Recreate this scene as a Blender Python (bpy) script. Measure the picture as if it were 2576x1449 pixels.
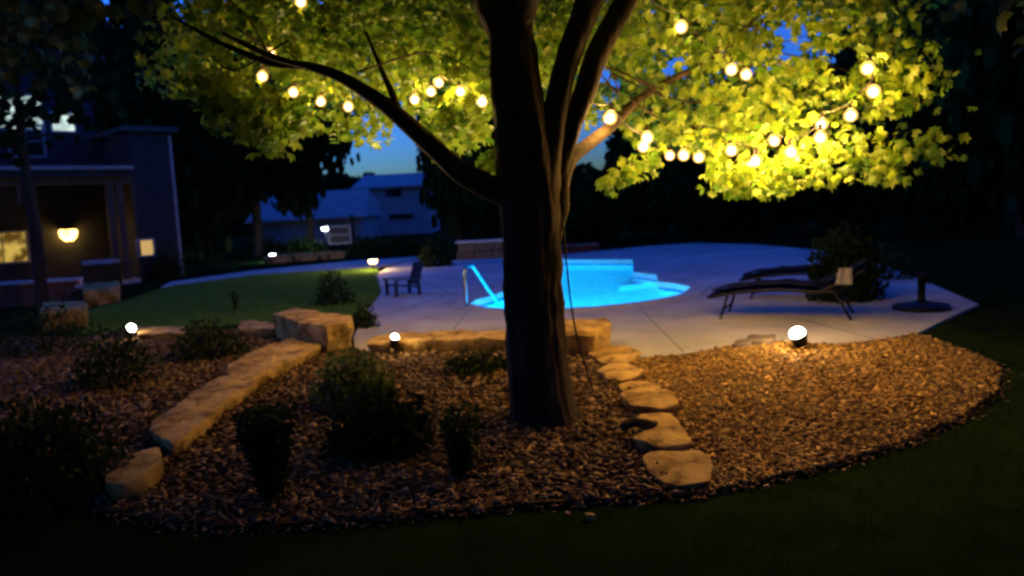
import bpy, bmesh, math, random
import numpy as np
from mathutils import Vector, Matrix, noise
from mathutils.geometry import delaunay_2d_cdt

random.seed(7); RNG = np.random.default_rng(7)
for o in list(bpy.data.objects): bpy.data.objects.remove(o)
SC = bpy.context.scene; COL = SC.collection
R = math.radians

# ------------------------------------------------------------------ camera
CAM_Z = 1.70
cam_d = bpy.data.cameras.new('camera'); cam = bpy.data.objects.new('camera', cam_d); COL.objects.link(cam)
cam_d.sensor_width = 36; cam_d.lens = 36 * 2000 / 2576
cam_d.dof.use_dof = True; cam_d.dof.focus_distance = 2.8; cam_d.dof.aperture_fstop = 2.2     # the photo is a little out of focus
cam_d.clip_start = 0.05; cam_d.clip_end = 2000
CM = Matrix.Translation((0, 0, CAM_Z)) @ Matrix.Rotation(R(90 - 6.0), 4, 'X') @ Matrix.Rotation(R(-3.0), 4, 'Z')
cam.matrix_world = CM
SC.camera = cam

# ------------------------------------------------------------------ world: dusk sky, sun just set behind the garden
world = bpy.data.worlds.new('World'); SC.world = world; world.use_nodes = True
wn = world.node_tree.nodes; wl = world.node_tree.links
sky = wn.new('ShaderNodeTexSky'); sky.sky_type = 'NISHITA'; sky.sun_disc = False
sky.sun_elevation = R(-1.2); sky.sun_rotation = R(-72); sky.ozone_density = 3.0; sky.dust_density = 0.0; sky.air_density = 1.0
wb = wn.new('ShaderNodeMix'); wb.data_type = 'RGBA'; wb.blend_type = 'MULTIPLY'; wb.inputs[0].default_value = 1; wb.inputs[7].default_value = (.15, .58, 1.6, 1)   # camera balanced for lamp light: dusk reads blue
wl.new(sky.outputs[0], wb.inputs[6]); wl.new(wb.outputs[2], wn['Background'].inputs[0]); wn['Background'].inputs[1].default_value = 2.1
sun_d = bpy.data.lights.new('sun', 'SUN'); sun_d.energy = 0.004; sun_d.angle = R(15); sun_d.color = (1, .8, .6)
sun = bpy.data.objects.new('sun', sun_d); COL.objects.link(sun); sun.rotation_euler = (R(-88), 0, R(72))

SC.view_settings.view_transform = 'Standard'; SC.view_settings.look = 'None'
SC.view_settings.exposure = 0; SC.view_settings.gamma = 1; SC.view_settings.use_curve_mapping = False
SC.render.engine = 'CYCLES'
cy = SC.cycles
cy.use_denoising = True; cy.use_light_tree = True
cy.max_bounces = 6; cy.diffuse_bounces = 2; cy.glossy_bounces = 2; cy.transmission_bounces = 4; cy.transparent_max_bounces = 10
cy.sample_clamp_indirect = 4; cy.caustics_reflective = False; cy.caustics_refractive = True
cy.filter_width = 2.0

# ------------------------------------------------------------------ placing helpers (photo measured in 2576 x 1449)
CMI = CM.inverted(); CM3 = CM.to_3x3()
def ray(px, py): return CM3 @ Vector(((px - 1288) / 2000, -(py - 724.5) / 2000, -1))
def at(px, py, depth):
    d = ray(px, py); return Vector((0, 0, CAM_Z)) + d * (depth / d.y)
def sm(a, b, x):
    t = min(1, max(0, (x - a) / (b - a))); return t * t * (3 - 2 * t)
DZ = .15
def hgt(x, y): return .02 + (DZ - .02) * sm(4.2, 8.2, y)
def on(px, py, z):
    d = ray(px, py); t = (z - CAM_Z) / d.z; return Vector((d.x * t, d.y * t, z))
def G(px, py):
    z = .1
    for _ in range(12):
        p = on(px, py, z); z = hgt(p.x, p.y)
    return Vector((p.x, p.y, z))
MI = np.array(CMI)
def proj(P):
    P = np.asarray(P, float); q = P @ MI[:3, :3].T + MI[:3, 3]
    d = np.maximum(-q[:, 2], 1e-3)
    return 1288 + 2000 * q[:, 0] / d, 724.5 - 2000 * q[:, 1] / d, -q[:, 2]
def in_poly(x, y, poly):
    x = np.asarray(x); y = np.asarray(y); c = np.zeros(x.shape, bool); n = len(poly)
    for i in range(n):
        x1, y1 = poly[i][:2]; x2, y2 = poly[(i + 1) % n][:2]
        m = ((y1 > y) != (y2 > y)); 
        with np.errstate(divide='ignore', invalid='ignore'):
            c ^= m & (x < (x2 - x1) * (y - y1) / (y2 - y1 + 1e-12) + x1)
    return c

# ------------------------------------------------------------------ materials
def base_mat(name):
    m = bpy.data.materials.new(name); m.use_nodes = True
    return m, m.node_tree.nodes, m.node_tree.links, m.node_tree.nodes['Principled BSDF']
def mat(name, c1, c2=None, rough=.8, scale=8, bump=0, bscale=None, metal=0, spec=.3, detail=6, stretch=None, island=0):
    m, n, l, b = base_mat(name)
    b.inputs['Roughness'].default_value = rough; b.inputs['Metallic'].default_value = metal
    b.inputs['Specular IOR Level'].default_value = spec
    b.inputs['Base Color'].default_value = (*c1, 1)
    tc = n.new('ShaderNodeTexCoord'); src = tc.outputs['Object']
    if stretch:
        mp = n.new('ShaderNodeMapping'); mp.inputs['Scale'].default_value = stretch; l.new(src, mp.inputs[0]); src = mp.outputs[0]
    if c2:
        t = n.new('ShaderNodeTexNoise'); t.inputs['Scale'].default_value = scale; t.inputs['Detail'].default_value = detail
        l.new(src, t.inputs['Vector'])
        r = n.new('ShaderNodeValToRGB'); r.color_ramp.elements[0].position = .35; r.color_ramp.elements[1].position = .66
        r.color_ramp.elements[0].color = (*c1, 1); r.color_ramp.elements[1].color = (*c2, 1)
        l.new(t.outputs['Fac'], r.inputs[0]); out = r.outputs[0]
        if island:
            g = n.new('ShaderNodeNewGeometry'); h = n.new('ShaderNodeHueSaturation'); mr = n.new('ShaderNodeMapRange')
            mr.inputs[3].default_value = 1 - island; mr.inputs[4].default_value = 1 + island
            l.new(g.outputs['Random Per Island'], mr.inputs[0]); l.new(mr.outputs[0], h.inputs['Value']); l.new(out, h.inputs['Color']); out = h.outputs[0]
        l.new(out, b.inputs['Base Color'])
    if bump:
        t = n.new('ShaderNodeTexNoise'); t.inputs['Scale'].default_value = bscale or scale * 3; t.inputs['Detail'].default_value = 8
        l.new(src, t.inputs['Vector'])
        bp = n.new('ShaderNodeBump'); bp.inputs['Strength'].default_value = bump; bp.inputs['Distance'].default_value = .02
        l.new(t.outputs['Fac'], bp.inputs['Height']); l.new(bp.outputs[0], b.inputs['Normal'])
    return m
def leaf_mat(name, c1, c2, trans=.45, gloss=.03):
    m, n, l, b = base_mat(name); n.remove(b)
    g = n.new('ShaderNodeNewGeometry'); oi = n.new('ShaderNodeObjectInfo'); ad = n.new('ShaderNodeMath'); ad.operation = 'ADD'
    fr = n.new('ShaderNodeMath'); fr.operation = 'FRACT'
    l.new(g.outputs['Random Per Island'], ad.inputs[0]); l.new(oi.outputs['Random'], ad.inputs[1]); l.new(ad.outputs[0], fr.inputs[0])
    mx = n.new('ShaderNodeMix'); mx.data_type = 'RGBA'; mx.inputs[6].default_value = (*c1, 1); mx.inputs[7].default_value = (*c2, 1)
    l.new(fr.outputs[0], mx.inputs[0])
    d = n.new('ShaderNodeBsdfDiffuse'); t = n.new('ShaderNodeBsdfTranslucent'); ms = n.new('ShaderNodeMixShader'); ms.inputs[0].default_value = trans
    gl = n.new('ShaderNodeBsdfGlossy'); gl.inputs['Roughness'].default_value = .45; m2 = n.new('ShaderNodeMixShader'); m2.inputs[0].default_value = gloss
    l.new(mx.outputs[2], d.inputs[0]); l.new(mx.outputs[2], t.inputs[0])
    l.new(d.outputs[0], ms.inputs[1]); l.new(t.outputs[0], ms.inputs[2])
    l.new(ms.outputs[0], m2.inputs[1]); l.new(gl.outputs[0], m2.inputs[2])
    l.new(m2.outputs[0], n['Material Output'].inputs[0])
    return m
def glow_mat(name, col, strength, see_through=True):
    m, n, l, b = base_mat(name); n.remove(b)
    e = n.new('ShaderNodeEmission'); e.inputs[0].default_value = (*col, 1); e.inputs[1].default_value = strength
    if see_through:
        t = n.new('ShaderNodeBsdfTransparent'); a = n.new('ShaderNodeAddShader')
        l.new(e.outputs[0], a.inputs[0]); l.new(t.outputs[0], a.inputs[1]); l.new(a.outputs[0], n['Material Output'].inputs[0])
    else: l.new(e.outputs[0], n['Material Output'].inputs[0])
    return m
M = dict(
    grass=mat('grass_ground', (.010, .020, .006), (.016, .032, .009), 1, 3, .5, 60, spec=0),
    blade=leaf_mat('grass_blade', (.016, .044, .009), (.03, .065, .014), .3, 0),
    blade_lit=leaf_mat('lit_grass_blade', (.13, .29, .05), (.2, .36, .08), .35, 0),  # same lawn grass, colour lightened to stand in for lamp light on the back strip
    soil=mat('bed_soil', (.05, .033, .018), (.11, .072, .036), .95, 14, .8, 60, spec=.1),
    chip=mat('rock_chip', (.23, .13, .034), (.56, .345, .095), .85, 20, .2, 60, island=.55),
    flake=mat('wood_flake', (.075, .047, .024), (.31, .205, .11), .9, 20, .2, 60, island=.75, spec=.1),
    stone=mat('limestone', (.30, .185, .055), (.62, .42, .145), .92, 3.2, 1.0, 16, detail=10, spec=.15),
    stone_dark=mat('dark_edging_stone', (.10, .08, .06), (.18, .14, .10), .9, 5, .6, 22),
    deck=mat('deck_concrete', (.40, .40, .395), (.56, .55, .54), .85, .9, .35, 50, detail=10),
    path=mat('path_concrete', (.46, .45, .43), (.58, .57, .54), .85, 2.2, .25, 60),
    coping=mat('pool_coping', (.42, .42, .41), (.52, .52, .5), .7, 6, .15, 40),
    tile=mat('pool_tile', (.02, .05, .14), (.04, .09, .22), .25, 14),
    plaster=mat('pool_plaster', (.42, .72, .78), (.50, .82, .86), .8, 2, .1, 20),
    bark=mat('bark', (.014, .010, .007), (.065, .045, .028), .95, 6, 1.0, 18, stretch=(1, 1, .22)),
    leaf=leaf_mat('maple_leaf', (.06, .16, .012), (.25, .345, .03), .5),
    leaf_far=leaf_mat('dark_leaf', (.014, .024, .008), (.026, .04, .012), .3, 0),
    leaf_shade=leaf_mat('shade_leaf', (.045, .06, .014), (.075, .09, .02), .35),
    leaf_shrub=leaf_mat('shrub_leaf', (.016, .034, .009), (.036, .058, .012), .35, .01),
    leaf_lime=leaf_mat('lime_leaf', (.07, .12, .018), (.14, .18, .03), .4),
    black=mat('black_metal', (.012, .012, .014), None, .45, metal=.3),
    cord=mat('cord_rubber', (.02, .018, .016), None, .6),
    steel=mat('polished_steel', (.55, .57, .6), None, .18, metal=1),
    sling=mat('sling_fabric', (.018, .018, .022), (.03, .03, .036), .85, 60),
    towel=mat('towel', (.62, .55, .47), (.72, .66, .58), .95, 30, .3, 120),
    siding=mat('house_siding', (.018, .020, .026), (.030, .033, .042), .8, 3, .1, 30),
    trim=mat('trim_paint', (.22, .22, .23), (.28, .28, .29), .6, 5),
    post=mat('post_timber', (.055, .038, .026), (.10, .07, .048), .8, 4, .3, 20, stretch=(3, 3, .4)),
    ceil=mat('porch_ceiling_board', (.50, .42, .30), (.58, .49, .36), .7, 4),
    shingle=mat('roof_shingle', (.035, .035, .04), (.07, .07, .08), .9, 12, .5, 40),
    brick=mat('brick_wall', (.16, .06, .04), (.24, .10, .07), .9, 10, .3, 40),
    nwall=mat('neighbour_siding', (.22, .23, .25), (.29, .3, .32), .8, 1.5),
    nroof=mat('neighbour_roof', (.22, .23, .25), (.29, .3, .33), .9, 2),
    glass_dark=mat('dark_window', (.01, .012, .016), None, .08, spec=.6),
    lens=glow_mat('lamp_lens', (1, .90, .72), 16),
    bulb=glow_mat('bulb_glass', (1, .50, .11), .9),
    filament=glow_mat('bulb_filament', (1, .72, .36), 9),
    amber=glow_mat('amber_lens', (1, .55, .16), 12),
    cool=glow_mat('cool_lens', (.85, .92, 1), 14),
    sconce=glow_mat('sconce_glass', (1, .55, .11), 5),
    win_warm=glow_mat('lit_window', (1, .62, .16), .42, False),
    win_small=glow_mat('lit_small_window', (1, .62, .22), .6, False),
    win_cool=glow_mat('lit_upper_window', (.62, .85, .86), 1.0, False),
    plight=glow_mat('pool_lamp', (.05, .6, 1), 6),
)
def room_mat(name, c1, c2, scale):
    m = glow_mat(name, c1, 1, False); n = m.node_tree.nodes; l = m.node_tree.links; e = [q for q in n if q.type == 'EMISSION'][0]
    tc = n.new('ShaderNodeTexCoord'); t = n.new('ShaderNodeTexNoise'); t.inputs['Scale'].default_value = scale; t.inputs['Detail'].default_value = 3; l.new(tc.outputs['Object'], t.inputs['Vector'])
    cr = n.new('ShaderNodeValToRGB'); cr.color_ramp.elements[0].position = .38; cr.color_ramp.elements[1].position = .62; cr.color_ramp.elements[0].color = (*c1, 1); cr.color_ramp.elements[1].color = (*c2, 1)
    l.new(t.outputs['Fac'], cr.inputs[0]); l.new(cr.outputs[0], e.inputs[0]); return m
M['win_warm'] = room_mat('lit_window', (.10, .05, .008), (.62, .42, .08), 3.2)
M['win_cool'] = room_mat('lit_upper_window', (.10, .16, .17), (.75, .95, .9), 2.6)
def stain(m, scale, dark, bw=.12):
    n = m.node_tree.nodes; l = m.node_tree.links; b = n['Principled BSDF']; src = b.inputs['Base Color'].links[0].from_socket
    tc = n.new('ShaderNodeTexCoord'); t = n.new('ShaderNodeTexNoise'); t.inputs['Scale'].default_value = scale; t.inputs['Detail'].default_value = 12; t.inputs['Roughness'].default_value = .7; l.new(tc.outputs['Object'], t.inputs['Vector'])
    cr = n.new('ShaderNodeValToRGB'); cr.color_ramp.elements[0].position = .5 - bw; cr.color_ramp.elements[1].position = .5; cr.color_ramp.elements[0].color = (dark, dark * .95, dark * .9, 1); cr.color_ramp.elements[1].color = (1, 1, 1, 1)
    mx = n.new('ShaderNodeMix'); mx.data_type = 'RGBA'; mx.blend_type = 'MULTIPLY'; mx.inputs[0].default_value = 1
    l.new(t.outputs['Fac'], cr.inputs[0]); l.new(src, mx.inputs[6]); l.new(cr.outputs[0], mx.inputs[7]); l.new(mx.outputs[2], b.inputs['Base Color'])
stain(M['stone'], 7, .42); stain(M['deck'], 1.3, .78, .2); stain(M['path'], 1.5, .7, .2)
def water_mat():
    m, n, l, b = base_mat('pool_water'); n.remove(b)
    g = n.new('ShaderNodeBsdfGlass'); g.inputs['IOR'].default_value = 1.33; g.inputs['Roughness'].default_value = .0; g.inputs[0].default_value = (.9, .99, 1, 1)
    no = n.new('ShaderNodeTexNoise'); no.inputs['Scale'].default_value = 3.4; no.inputs['Detail'].default_value = 3
    bp = n.new('ShaderNodeBump'); bp.inputs['Strength'].default_value = .9; bp.inputs['Distance'].default_value = .05
    tc = n.new('ShaderNodeTexCoord'); l.new(tc.outputs['Object'], no.inputs['Vector'])
    l.new(no.outputs['Fac'], bp.inputs['Height']); l.new(bp.outputs[0], g.inputs['Normal'])
    l.new(g.outputs[0], n['Material Output'].inputs[0]); return m
M['water'] = water_mat()

# ------------------------------------------------------------------ object helpers
def tag(o, label=None, cat=None, group=None, kind=None):
    if label: o['label'] = label
    if cat: o['category'] = cat
    if group: o['group'] = group
    if kind: o['kind'] = kind
    return o
def link(name, me, m, parent=None, loc=None):
    o = bpy.data.objects.new(name, me); COL.objects.link(o)
    if m is not None and len(me.materials) == 0: me.materials.append(m)
    if parent is not None: o.parent = parent
    if loc is not None: o.location = loc
    return o
def empty(name, loc, rz=0):
    o = bpy.data.objects.new(name, None); COL.objects.link(o); o.location = loc; o.rotation_euler = (0, 0, rz)
    o.empty_display_size = .1; return o
def npmesh(name, V, F):
    """V (n,3); F (m,k) constant face size"""
    V = np.ascontiguousarray(V, np.float32); F = np.ascontiguousarray(F, np.int32); m, k = F.shape
    me = bpy.data.meshes.new(name); me.vertices.add(len(V)); me.vertices.foreach_set('co', V.ravel())
    me.loops.add(m * k); me.loops.foreach_set('vertex_index', F.ravel())
    me.polygons.add(m); me.polygons.foreach_set('loop_start', np.arange(0, m * k, k, dtype=np.int32))
    me.polygons.foreach_set('loop_total', np.full(m, k, np.int32)); me.update(calc_edges=True); return me
def bm_obj(name, bm, m, parent=None, smooth=False, loc=None):
    bmesh.ops.recalc_face_normals(bm, faces=bm.faces)
    me = bpy.data.meshes.new(name); bm.to_mesh(me); bm.free()
    if smooth: me.polygons.foreach_set('use_smooth', [True] * len(me.polygons))
    return link(name, me, m, parent, loc)
def add_box(bm, c, s, rz=0, bevel=0, rot=None):
    mt = Matrix.Translation(c) @ (rot.to_4x4() if rot is not None else Matrix.Rotation(rz, 4, 'Z')) @ Matrix.Diagonal((s[0], s[1], s[2], 1))
    r = bmesh.ops.create_cube(bm, size=1, matrix=mt)
    if bevel:
        es = list({e for v in r['verts'] for e in v.link_edges})
        bmesh.ops.bevel(bm, geom=es, offset=bevel, segments=2, affect='EDGES', profile=.6)
def box(name, c, s, m, parent=None, rz=0, bevel=.006):
    bm = bmesh.new(); add_box(bm, c, s, rz, bevel); return bm_obj(name, bm, m, parent)
def tube_np(path, rad, sides=10, bump=None):
    path = [Vector(p) for p in path]; n = len(path); V = []; F = []
    up = Vector((0, 0, 1)); prev = None
    for i, p in enumerate(path):
        t = (path[min(i + 1, n - 1)] - path[max(i - 1, 0)]).normalized()
        a = prev - t * prev.dot(t) if prev is not None else (Vector((1, 0, 0)) - t * t.x if abs(t.x) < .9 else Vector((0, 1, 0)) - t * t.y)
        a.normalize(); prev = a; b = t.cross(a)
        for k in range(sides):
            an = 2 * math.pi * k / sides; r = rad[i] * (1 + (bump(p, an, i) if bump else 0))
            V.append(p + a * (math.cos(an) * r) + b * (math.sin(an) * r))
    for i in range(n - 1):
        for k in range(sides):
            k2 = (k + 1) % sides; F.append((i * sides + k, i * sides + k2, (i + 1) * sides + k2, (i + 1) * sides + k))
    return V, F
def add_tube(bm, path, rad, sides=8):
    if not hasattr(rad, '__len__'): rad = [rad] * len(path)
    V, F = tube_np(path, rad, sides); vs = [bm.verts.new(v) for v in V]
    for f in F: bm.faces.new([vs[i] for i in f])
    bm.faces.new(vs[:sides][::-1]); bm.faces.new(vs[-sides:])
def tube(name, path, rad, m, parent=None, sides=8):
    bm = bmesh.new(); add_tube(bm, path, rad, sides); return bm_obj(name, bm, m, parent, True)
def lathe(bm, prof, c=(0, 0, 0), sides=20, cap=True):
    c = Vector(c); rings = []
    for r, z in prof: rings.append([bm.verts.new(c + Vector((math.cos(2 * math.pi * k / sides) * r, math.sin(2 * math.pi * k / sides) * r, z))) for k in range(sides)])
    for a, b in zip(rings, rings[1:]):
        for k in range(sides): bm.faces.new((a[k], a[(k + 1) % sides], b[(k + 1) % sides], b[k]))
    if cap: bm.faces.new(rings[0][::-1]); bm.faces.new(rings[-1])
def curve_pts(pts, n=8):
    """Catmull-Rom through pts"""
    P = [Vector(p) for p in pts]; P = [P[0] * 2 - P[1]] + P + [P[-1] * 2 - P[-2]]; out = []
    for i in range(1, len(P) - 2):
        for k in range(n):
            t = k / n; a, b, c, d = P[i - 1:i + 3]
            out.append(.5 * ((2 * b) + (c - a) * t + (2 * a - 5 * b + 4 * c - d) * t * t + (3 * b - a - 3 * c + d) * t ** 3))
    out.append(P[-2]); return out
def lamp(name, loc, power, col, rad=.05, parent=None, kind='POINT', aim=None, size=None):
    d = bpy.data.lights.new(name, kind); d.energy = power; d.color = col; d.shadow_soft_size = rad
    o = bpy.data.objects.new(name, d); COL.objects.link(o)
    if parent is not None: o.parent = parent
    o.location = loc
    if kind == 'SPOT': d.spot_size = size or R(90); d.spot_blend = .6
    if aim is not None: o.rotation_euler = (Vector(aim) - Vector(loc)).to_track_quat('-Z', 'Y').to_euler()
    return o
def sheet(bm, loops, z):
    es = []
    for lp in loops:
        vs = [bm.verts.new((p[0], p[1], z)) for p in lp]
        es += [bm.edges.new((vs[i], vs[(i + 1) % len(vs)])) for i in range(len(vs))]
    bmesh.ops.triangle_fill(bm, use_beauty=True, use_dissolve=False, edges=es)
def wall_ring(bm, loop, z0, z1):
    a = [bm.verts.new((p[0], p[1], z0)) for p in loop]; b = [bm.verts.new((p[0], p[1], z1)) for p in loop]; n = len(loop)
    for i in range(n): bm.faces.new((a[i], a[(i + 1) % n], b[(i + 1) % n], b[i]))
def offset_loop(loop, d):
    n = len(loop); out = []; A = sum(loop[i][0] * loop[(i + 1) % n][1] - loop[(i + 1) % n][0] * loop[i][1] for i in range(n))
    s = 1 if A > 0 else -1
    for i in range(n):
        p0, p1, p2 = (Vector(loop[(i + k) % n][:2]) for k in (-1, 0, 1))
        e1 = (p1 - p0).normalized(); e2 = (p2 - p1).normalized()
        n1 = Vector((e1.y, -e1.x)); n2 = Vector((e2.y, -e2.x)); m = (n1 + n2)
        m = m.normalized() / max(.5, m.normalized().dot(n1)) if m.length > .01 else n1
        out.append(p1 + m * d * s)
    return out
WARM = (1, .51, .11); WARM2 = (1, .64, .28)

# ================================================================== GROUND, DECK, POOL
pool_px = [(1426, 655), (1592, 655), (1592, 686), (1652, 694), (1655, 711), (1700, 716), (1738, 724), (1715, 741), (1670, 751), (1618, 760), (1560, 767),
           (1498, 773), (1415, 778), (1330, 780), (1260, 778), (1215, 774), (1184, 766), (1200, 756), (1235, 748), (1265, 736), (1300, 715), (1325, 690), (1335, 668), (1345, 655)]
POOL = [on(x, y, DZ).to_2d() for x, y in pool_px]
deck_px = [(893, 878), (925, 884), (1260, 880), (1430, 893), (1530, 897), (1620, 899), (1720, 890), (1800, 877), (1850, 866), (1950, 857), (2020, 862), (2100, 865),
           (2180, 858), (2250, 848), (2310, 836), (2380, 802), (2462, 765), (2330, 708), (2200, 660), (2050, 628), (1900, 615), (1750, 611), (1620, 620), (1500, 632),
           (1420, 640), (1250, 650), (1100, 657), (1062, 648), (985, 668), (945, 690), (960, 735), (930, 775), (905, 810), (890, 850)]
DECK = [on(x, y, DZ).to_2d() for x, y in deck_px]

bm = bmesh.new()                                   # lawn: one sheet to the horizon, a hole where the pool is dug
ys = [-60, 0, 2, 3.2, 4.0] + [4.2 + .4 * i for i in range(11)] + [9.0]
prev = None
for y in ys:
    row = [bm.verts.new((x, y, hgt(x, y) - .03)) for x in (-400, -20, -8, 0, 8, 20, 400)]
    if prev:
        for a, b, c, d in zip(prev, prev[1:], row[1:], row): bm.faces.new((a, b, c, d))
    prev = row
sheet(bm, [[(-400, 9.0), (400, 9.0), (400, 700), (-400, 700)], offset_loop(POOL, .15)], DZ - .03)
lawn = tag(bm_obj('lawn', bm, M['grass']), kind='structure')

COPE = offset_loop(POOL, .30)
bm = bmesh.new(); sheet(bm, [DECK, COPE], DZ); wall_ring(bm, DECK, DZ - .06, DZ)
bmesh.ops.remove_doubles(bm, verts=bm.verts, dist=1e-4)
deck = tag(bm_obj('pool_deck', bm, M['deck']), kind='structure')
M['joint'] = mat('joint_filler', (.16, .15, .14), (.22, .21, .2), .9, 8)
for a, b, c, d in ((1120, 745, 905, 812), (1175, 786, 1100, 880), (1420, 796, 1395, 880), (1610, 776, 1720, 886), (1760, 738, 2200, 852), (1640, 680, 2060, 640), (1150, 745, 1000, 676)):
    p, q = on(a, b, DZ), on(c, d, DZ); u = q - p; bm = bmesh.new(); add_box(bm, (p + q) / 2 + Vector((0, 0, -.003)), (u.length, .014, .009), math.atan2(u.y, u.x)); bm_obj('joint', bm, M['joint'], deck)

pool = tag(empty('swimming_pool', (*on(1470, 720, DZ).to_2d(), 0)), 'glowing blue in-ground swimming pool sunk into the concrete deck', 'swimming pool')
def world_child(o, parent): o.parent = parent; o.matrix_parent_inverse = Matrix.Translation(-parent.location); return o
bm = bmesh.new(); wall_ring(bm, COPE, DZ - .08, DZ + .018); wall_ring(bm, POOL, DZ - .08, DZ + .018); sheet(bm, [COPE, POOL], DZ + .018)
bmesh.ops.remove_doubles(bm, verts=bm.verts, dist=1e-4)
world_child(bm_obj('coping', bm, M['coping']), pool)
bm = bmesh.new(); wall_ring(bm, offset_loop(POOL, .004), -.10, DZ - .08); world_child(bm_obj('tile_band', bm, M['tile']), pool)
bm = bmesh.new(); wall_ring(bm, offset_loop(POOL, .02), -1.25, -.08); sheet(bm, [offset_loop(POOL, .02)], -1.25)
bmesh.ops.remove_doubles(bm, verts=bm.verts, dist=1e-4)
world_child(bm_obj('basin', bm, M['plaster']), pool)
stp = [on(x, y, -.4) for x, y in ((1600, 735), (1690, 738), (1640, 758), (1560, 768))]
bm = bmesh.new(); lp = [p.to_2d() for p in stp]; sheet(bm, [lp], -.42); wall_ring(bm, lp, -1.24, -.42); bmesh.ops.remove_doubles(bm, verts=bm.verts, dist=1e-4)
world_child(bm_obj('entry_step', bm, M['plaster']), pool)
bm = bmesh.new(); sheet(bm, [offset_loop(POOL, .001)], DZ - .11)
tag(bm_obj('pool_water', bm, M['water']), kind='structure')
lampspots = [(*(on(px, py, DZ).to_2d() + Vector((ox, oy))), zz) for px, py, ox, oy, zz in ((1215, 774, .35, .3, -.5), (1330, 780, 0, .22, -.6), (1415, 778, 0, .22, -.6), (1498, 773, 0, .22, -.6), (1600, 763, -.1, .22, -.6), (1690, 747, -.2, .1, -.5), (1310, 705, .25, .1, -.6), (1335, 668, .25, .0, -.6))]
for q in lampspots:
    bm = bmesh.new(); lathe(bm, [(.02, -.03), (.07, -.02), (.075, .02), (.05, .045)], q, 14); world_child(bm_obj('pool_light', bm, M['plight'], None, True), pool)
    world_child(lamp('pool_lamp_light', q, 430, (.0005, .43, 1), .10), pool)

path_px = [(405, 722), (640, 691), (945, 672), (985, 664), (1062, 645), (900, 655), (640, 680), (430, 709)]
bm = bmesh.new(); PATH = [on(x, y, DZ + .004).to_2d() for x, y in path_px]; sheet(bm, [PATH], DZ + .004); wall_ring(bm, PATH, DZ - .05, DZ + .004)
bmesh.ops.remove_doubles(bm, verts=bm.verts, dist=1e-4); tag(bm_obj('garden_path', bm, M['path']), kind='structure')

# ------------------------------------------------------------------ planting bed with loose rock chips
bed_px = [(-250, 1120), (0, 1190), (150, 1245), (280, 1285), (420, 1310), (560, 1320), (700, 1318), (850, 1310), (1100, 1290), (1300, 1270), (1550, 1252), (1750, 1240),
          (1900, 1210), (2100, 1165), (2300, 1100), (2430, 1040), (2505, 985), (2522, 935), (2490, 905), (2430, 882), (2340, 850), (2300, 838), (2250, 850), (2180, 860), (2100, 867),
          (2020, 864), (1950, 859), (1850, 868), (1720, 893), (1620, 902), (1530, 900), (1430, 896), (1260, 884), (925, 888), (893, 880), (800, 842), (690, 834), (560, 832), (450, 830),
          (340, 832), (200, 850), (60, 850), (-250, 880)]
BED = [G(x, y) for x, y in bed_px]
def resample(loop, step):
    out = []
    for i in range(len(loop)):
        a, b = loop[i], loop[(i + 1) % len(loop)]; n = max(1, int((b - a).length / step))
        out += [a + (b - a) * (k / n) for k in range(n)]
    return out
bl = resample([p.to_2d() for p in BED], .12); xs = [p.x for p in bl]; yy = [p.y for p in bl]
gx, gy = np.meshgrid(np.arange(min(xs), max(xs), .14), np.arange(min(yy), max(yy), .14)); gx = gx.ravel(); gy = gy.ravel()
k = in_poly(gx, gy, bl); pts = bl + [Vector((a, b)) for a, b in zip(gx[k], gy[k])]
cv, ce, cf, *_ = delaunay_2d_cdt(pts, [], [list(range(len(bl)))], 1, 1e-5)
me = bpy.data.meshes.new('planting_bed')
me.from_pydata([(v.x, v.y, hgt(v.x, v.y) - .004 + .02 * noise.noise((v.x * 1.3, v.y * 1.3, 0)) + .008 * noise.noise((v.x * 6, v.y * 6, 3))) for v in cv], [], cf)
tag(link('planting_bed', me, M['soil']), kind='structure')

N = 330000
X = RNG.uniform(min(xs), max(xs), N); Y = RNG.uniform(min(yy), max(yy), N); k = in_poly(X, Y, bl); X = X[k]; Y = Y[k]
px_, py_, dd = proj(np.stack([X, Y, np.zeros_like(X)], 1)); k = (px_ > -250) & (px_ < 2800); X = X[k]; Y = Y[k]; px_ = px_[k]; py_ = py_[k]
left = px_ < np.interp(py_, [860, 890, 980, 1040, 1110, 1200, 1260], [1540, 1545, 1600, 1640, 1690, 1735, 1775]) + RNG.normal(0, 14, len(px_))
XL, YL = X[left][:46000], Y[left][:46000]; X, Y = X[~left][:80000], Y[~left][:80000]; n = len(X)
oct_v = np.array([(1, 0, 0), (.1, 1, 0), (-1, .15, 0), (0, -1, .1), (.15, .1, .8), (0, 0, -.8)]); oct_f = np.array([(0, 1, 4), (1, 2, 4), (2, 3, 4), (3, 0, 4), (1, 0, 5), (2, 1, 5), (3, 2, 5), (0, 3, 5)])
S = np.stack([RNG.uniform(.008, .026, n), RNG.uniform(.006, .017, n), RNG.uniform(.003, .008, n)], 1) * np.clip(RNG.lognormal(0, .36, n), .45, 2.3)[:, None]
def rot_mats(n, tilt):
    a = RNG.uniform(0, 2 * np.pi, n); b = RNG.normal(0, tilt, n); c = RNG.normal(0, tilt, n)
    ca, sa, cb, sb, cc, s_c = np.cos(a), np.sin(a), np.cos(b), np.sin(b), np.cos(c), np.sin(c); z = np.zeros(n); o = np.ones(n)
    Rz = np.stack([ca, -sa, z, sa, ca, z, z, z, o], 1).reshape(n, 3, 3); Rx = np.stack([o, z, z, z, cb, -sb, z, sb, cb], 1).reshape(n, 3, 3)
    Ry = np.stack([cc, z, s_c, z, o, z, -s_c, z, cc], 1).reshape(n, 3, 3); return Rz @ Rx @ Ry
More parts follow.
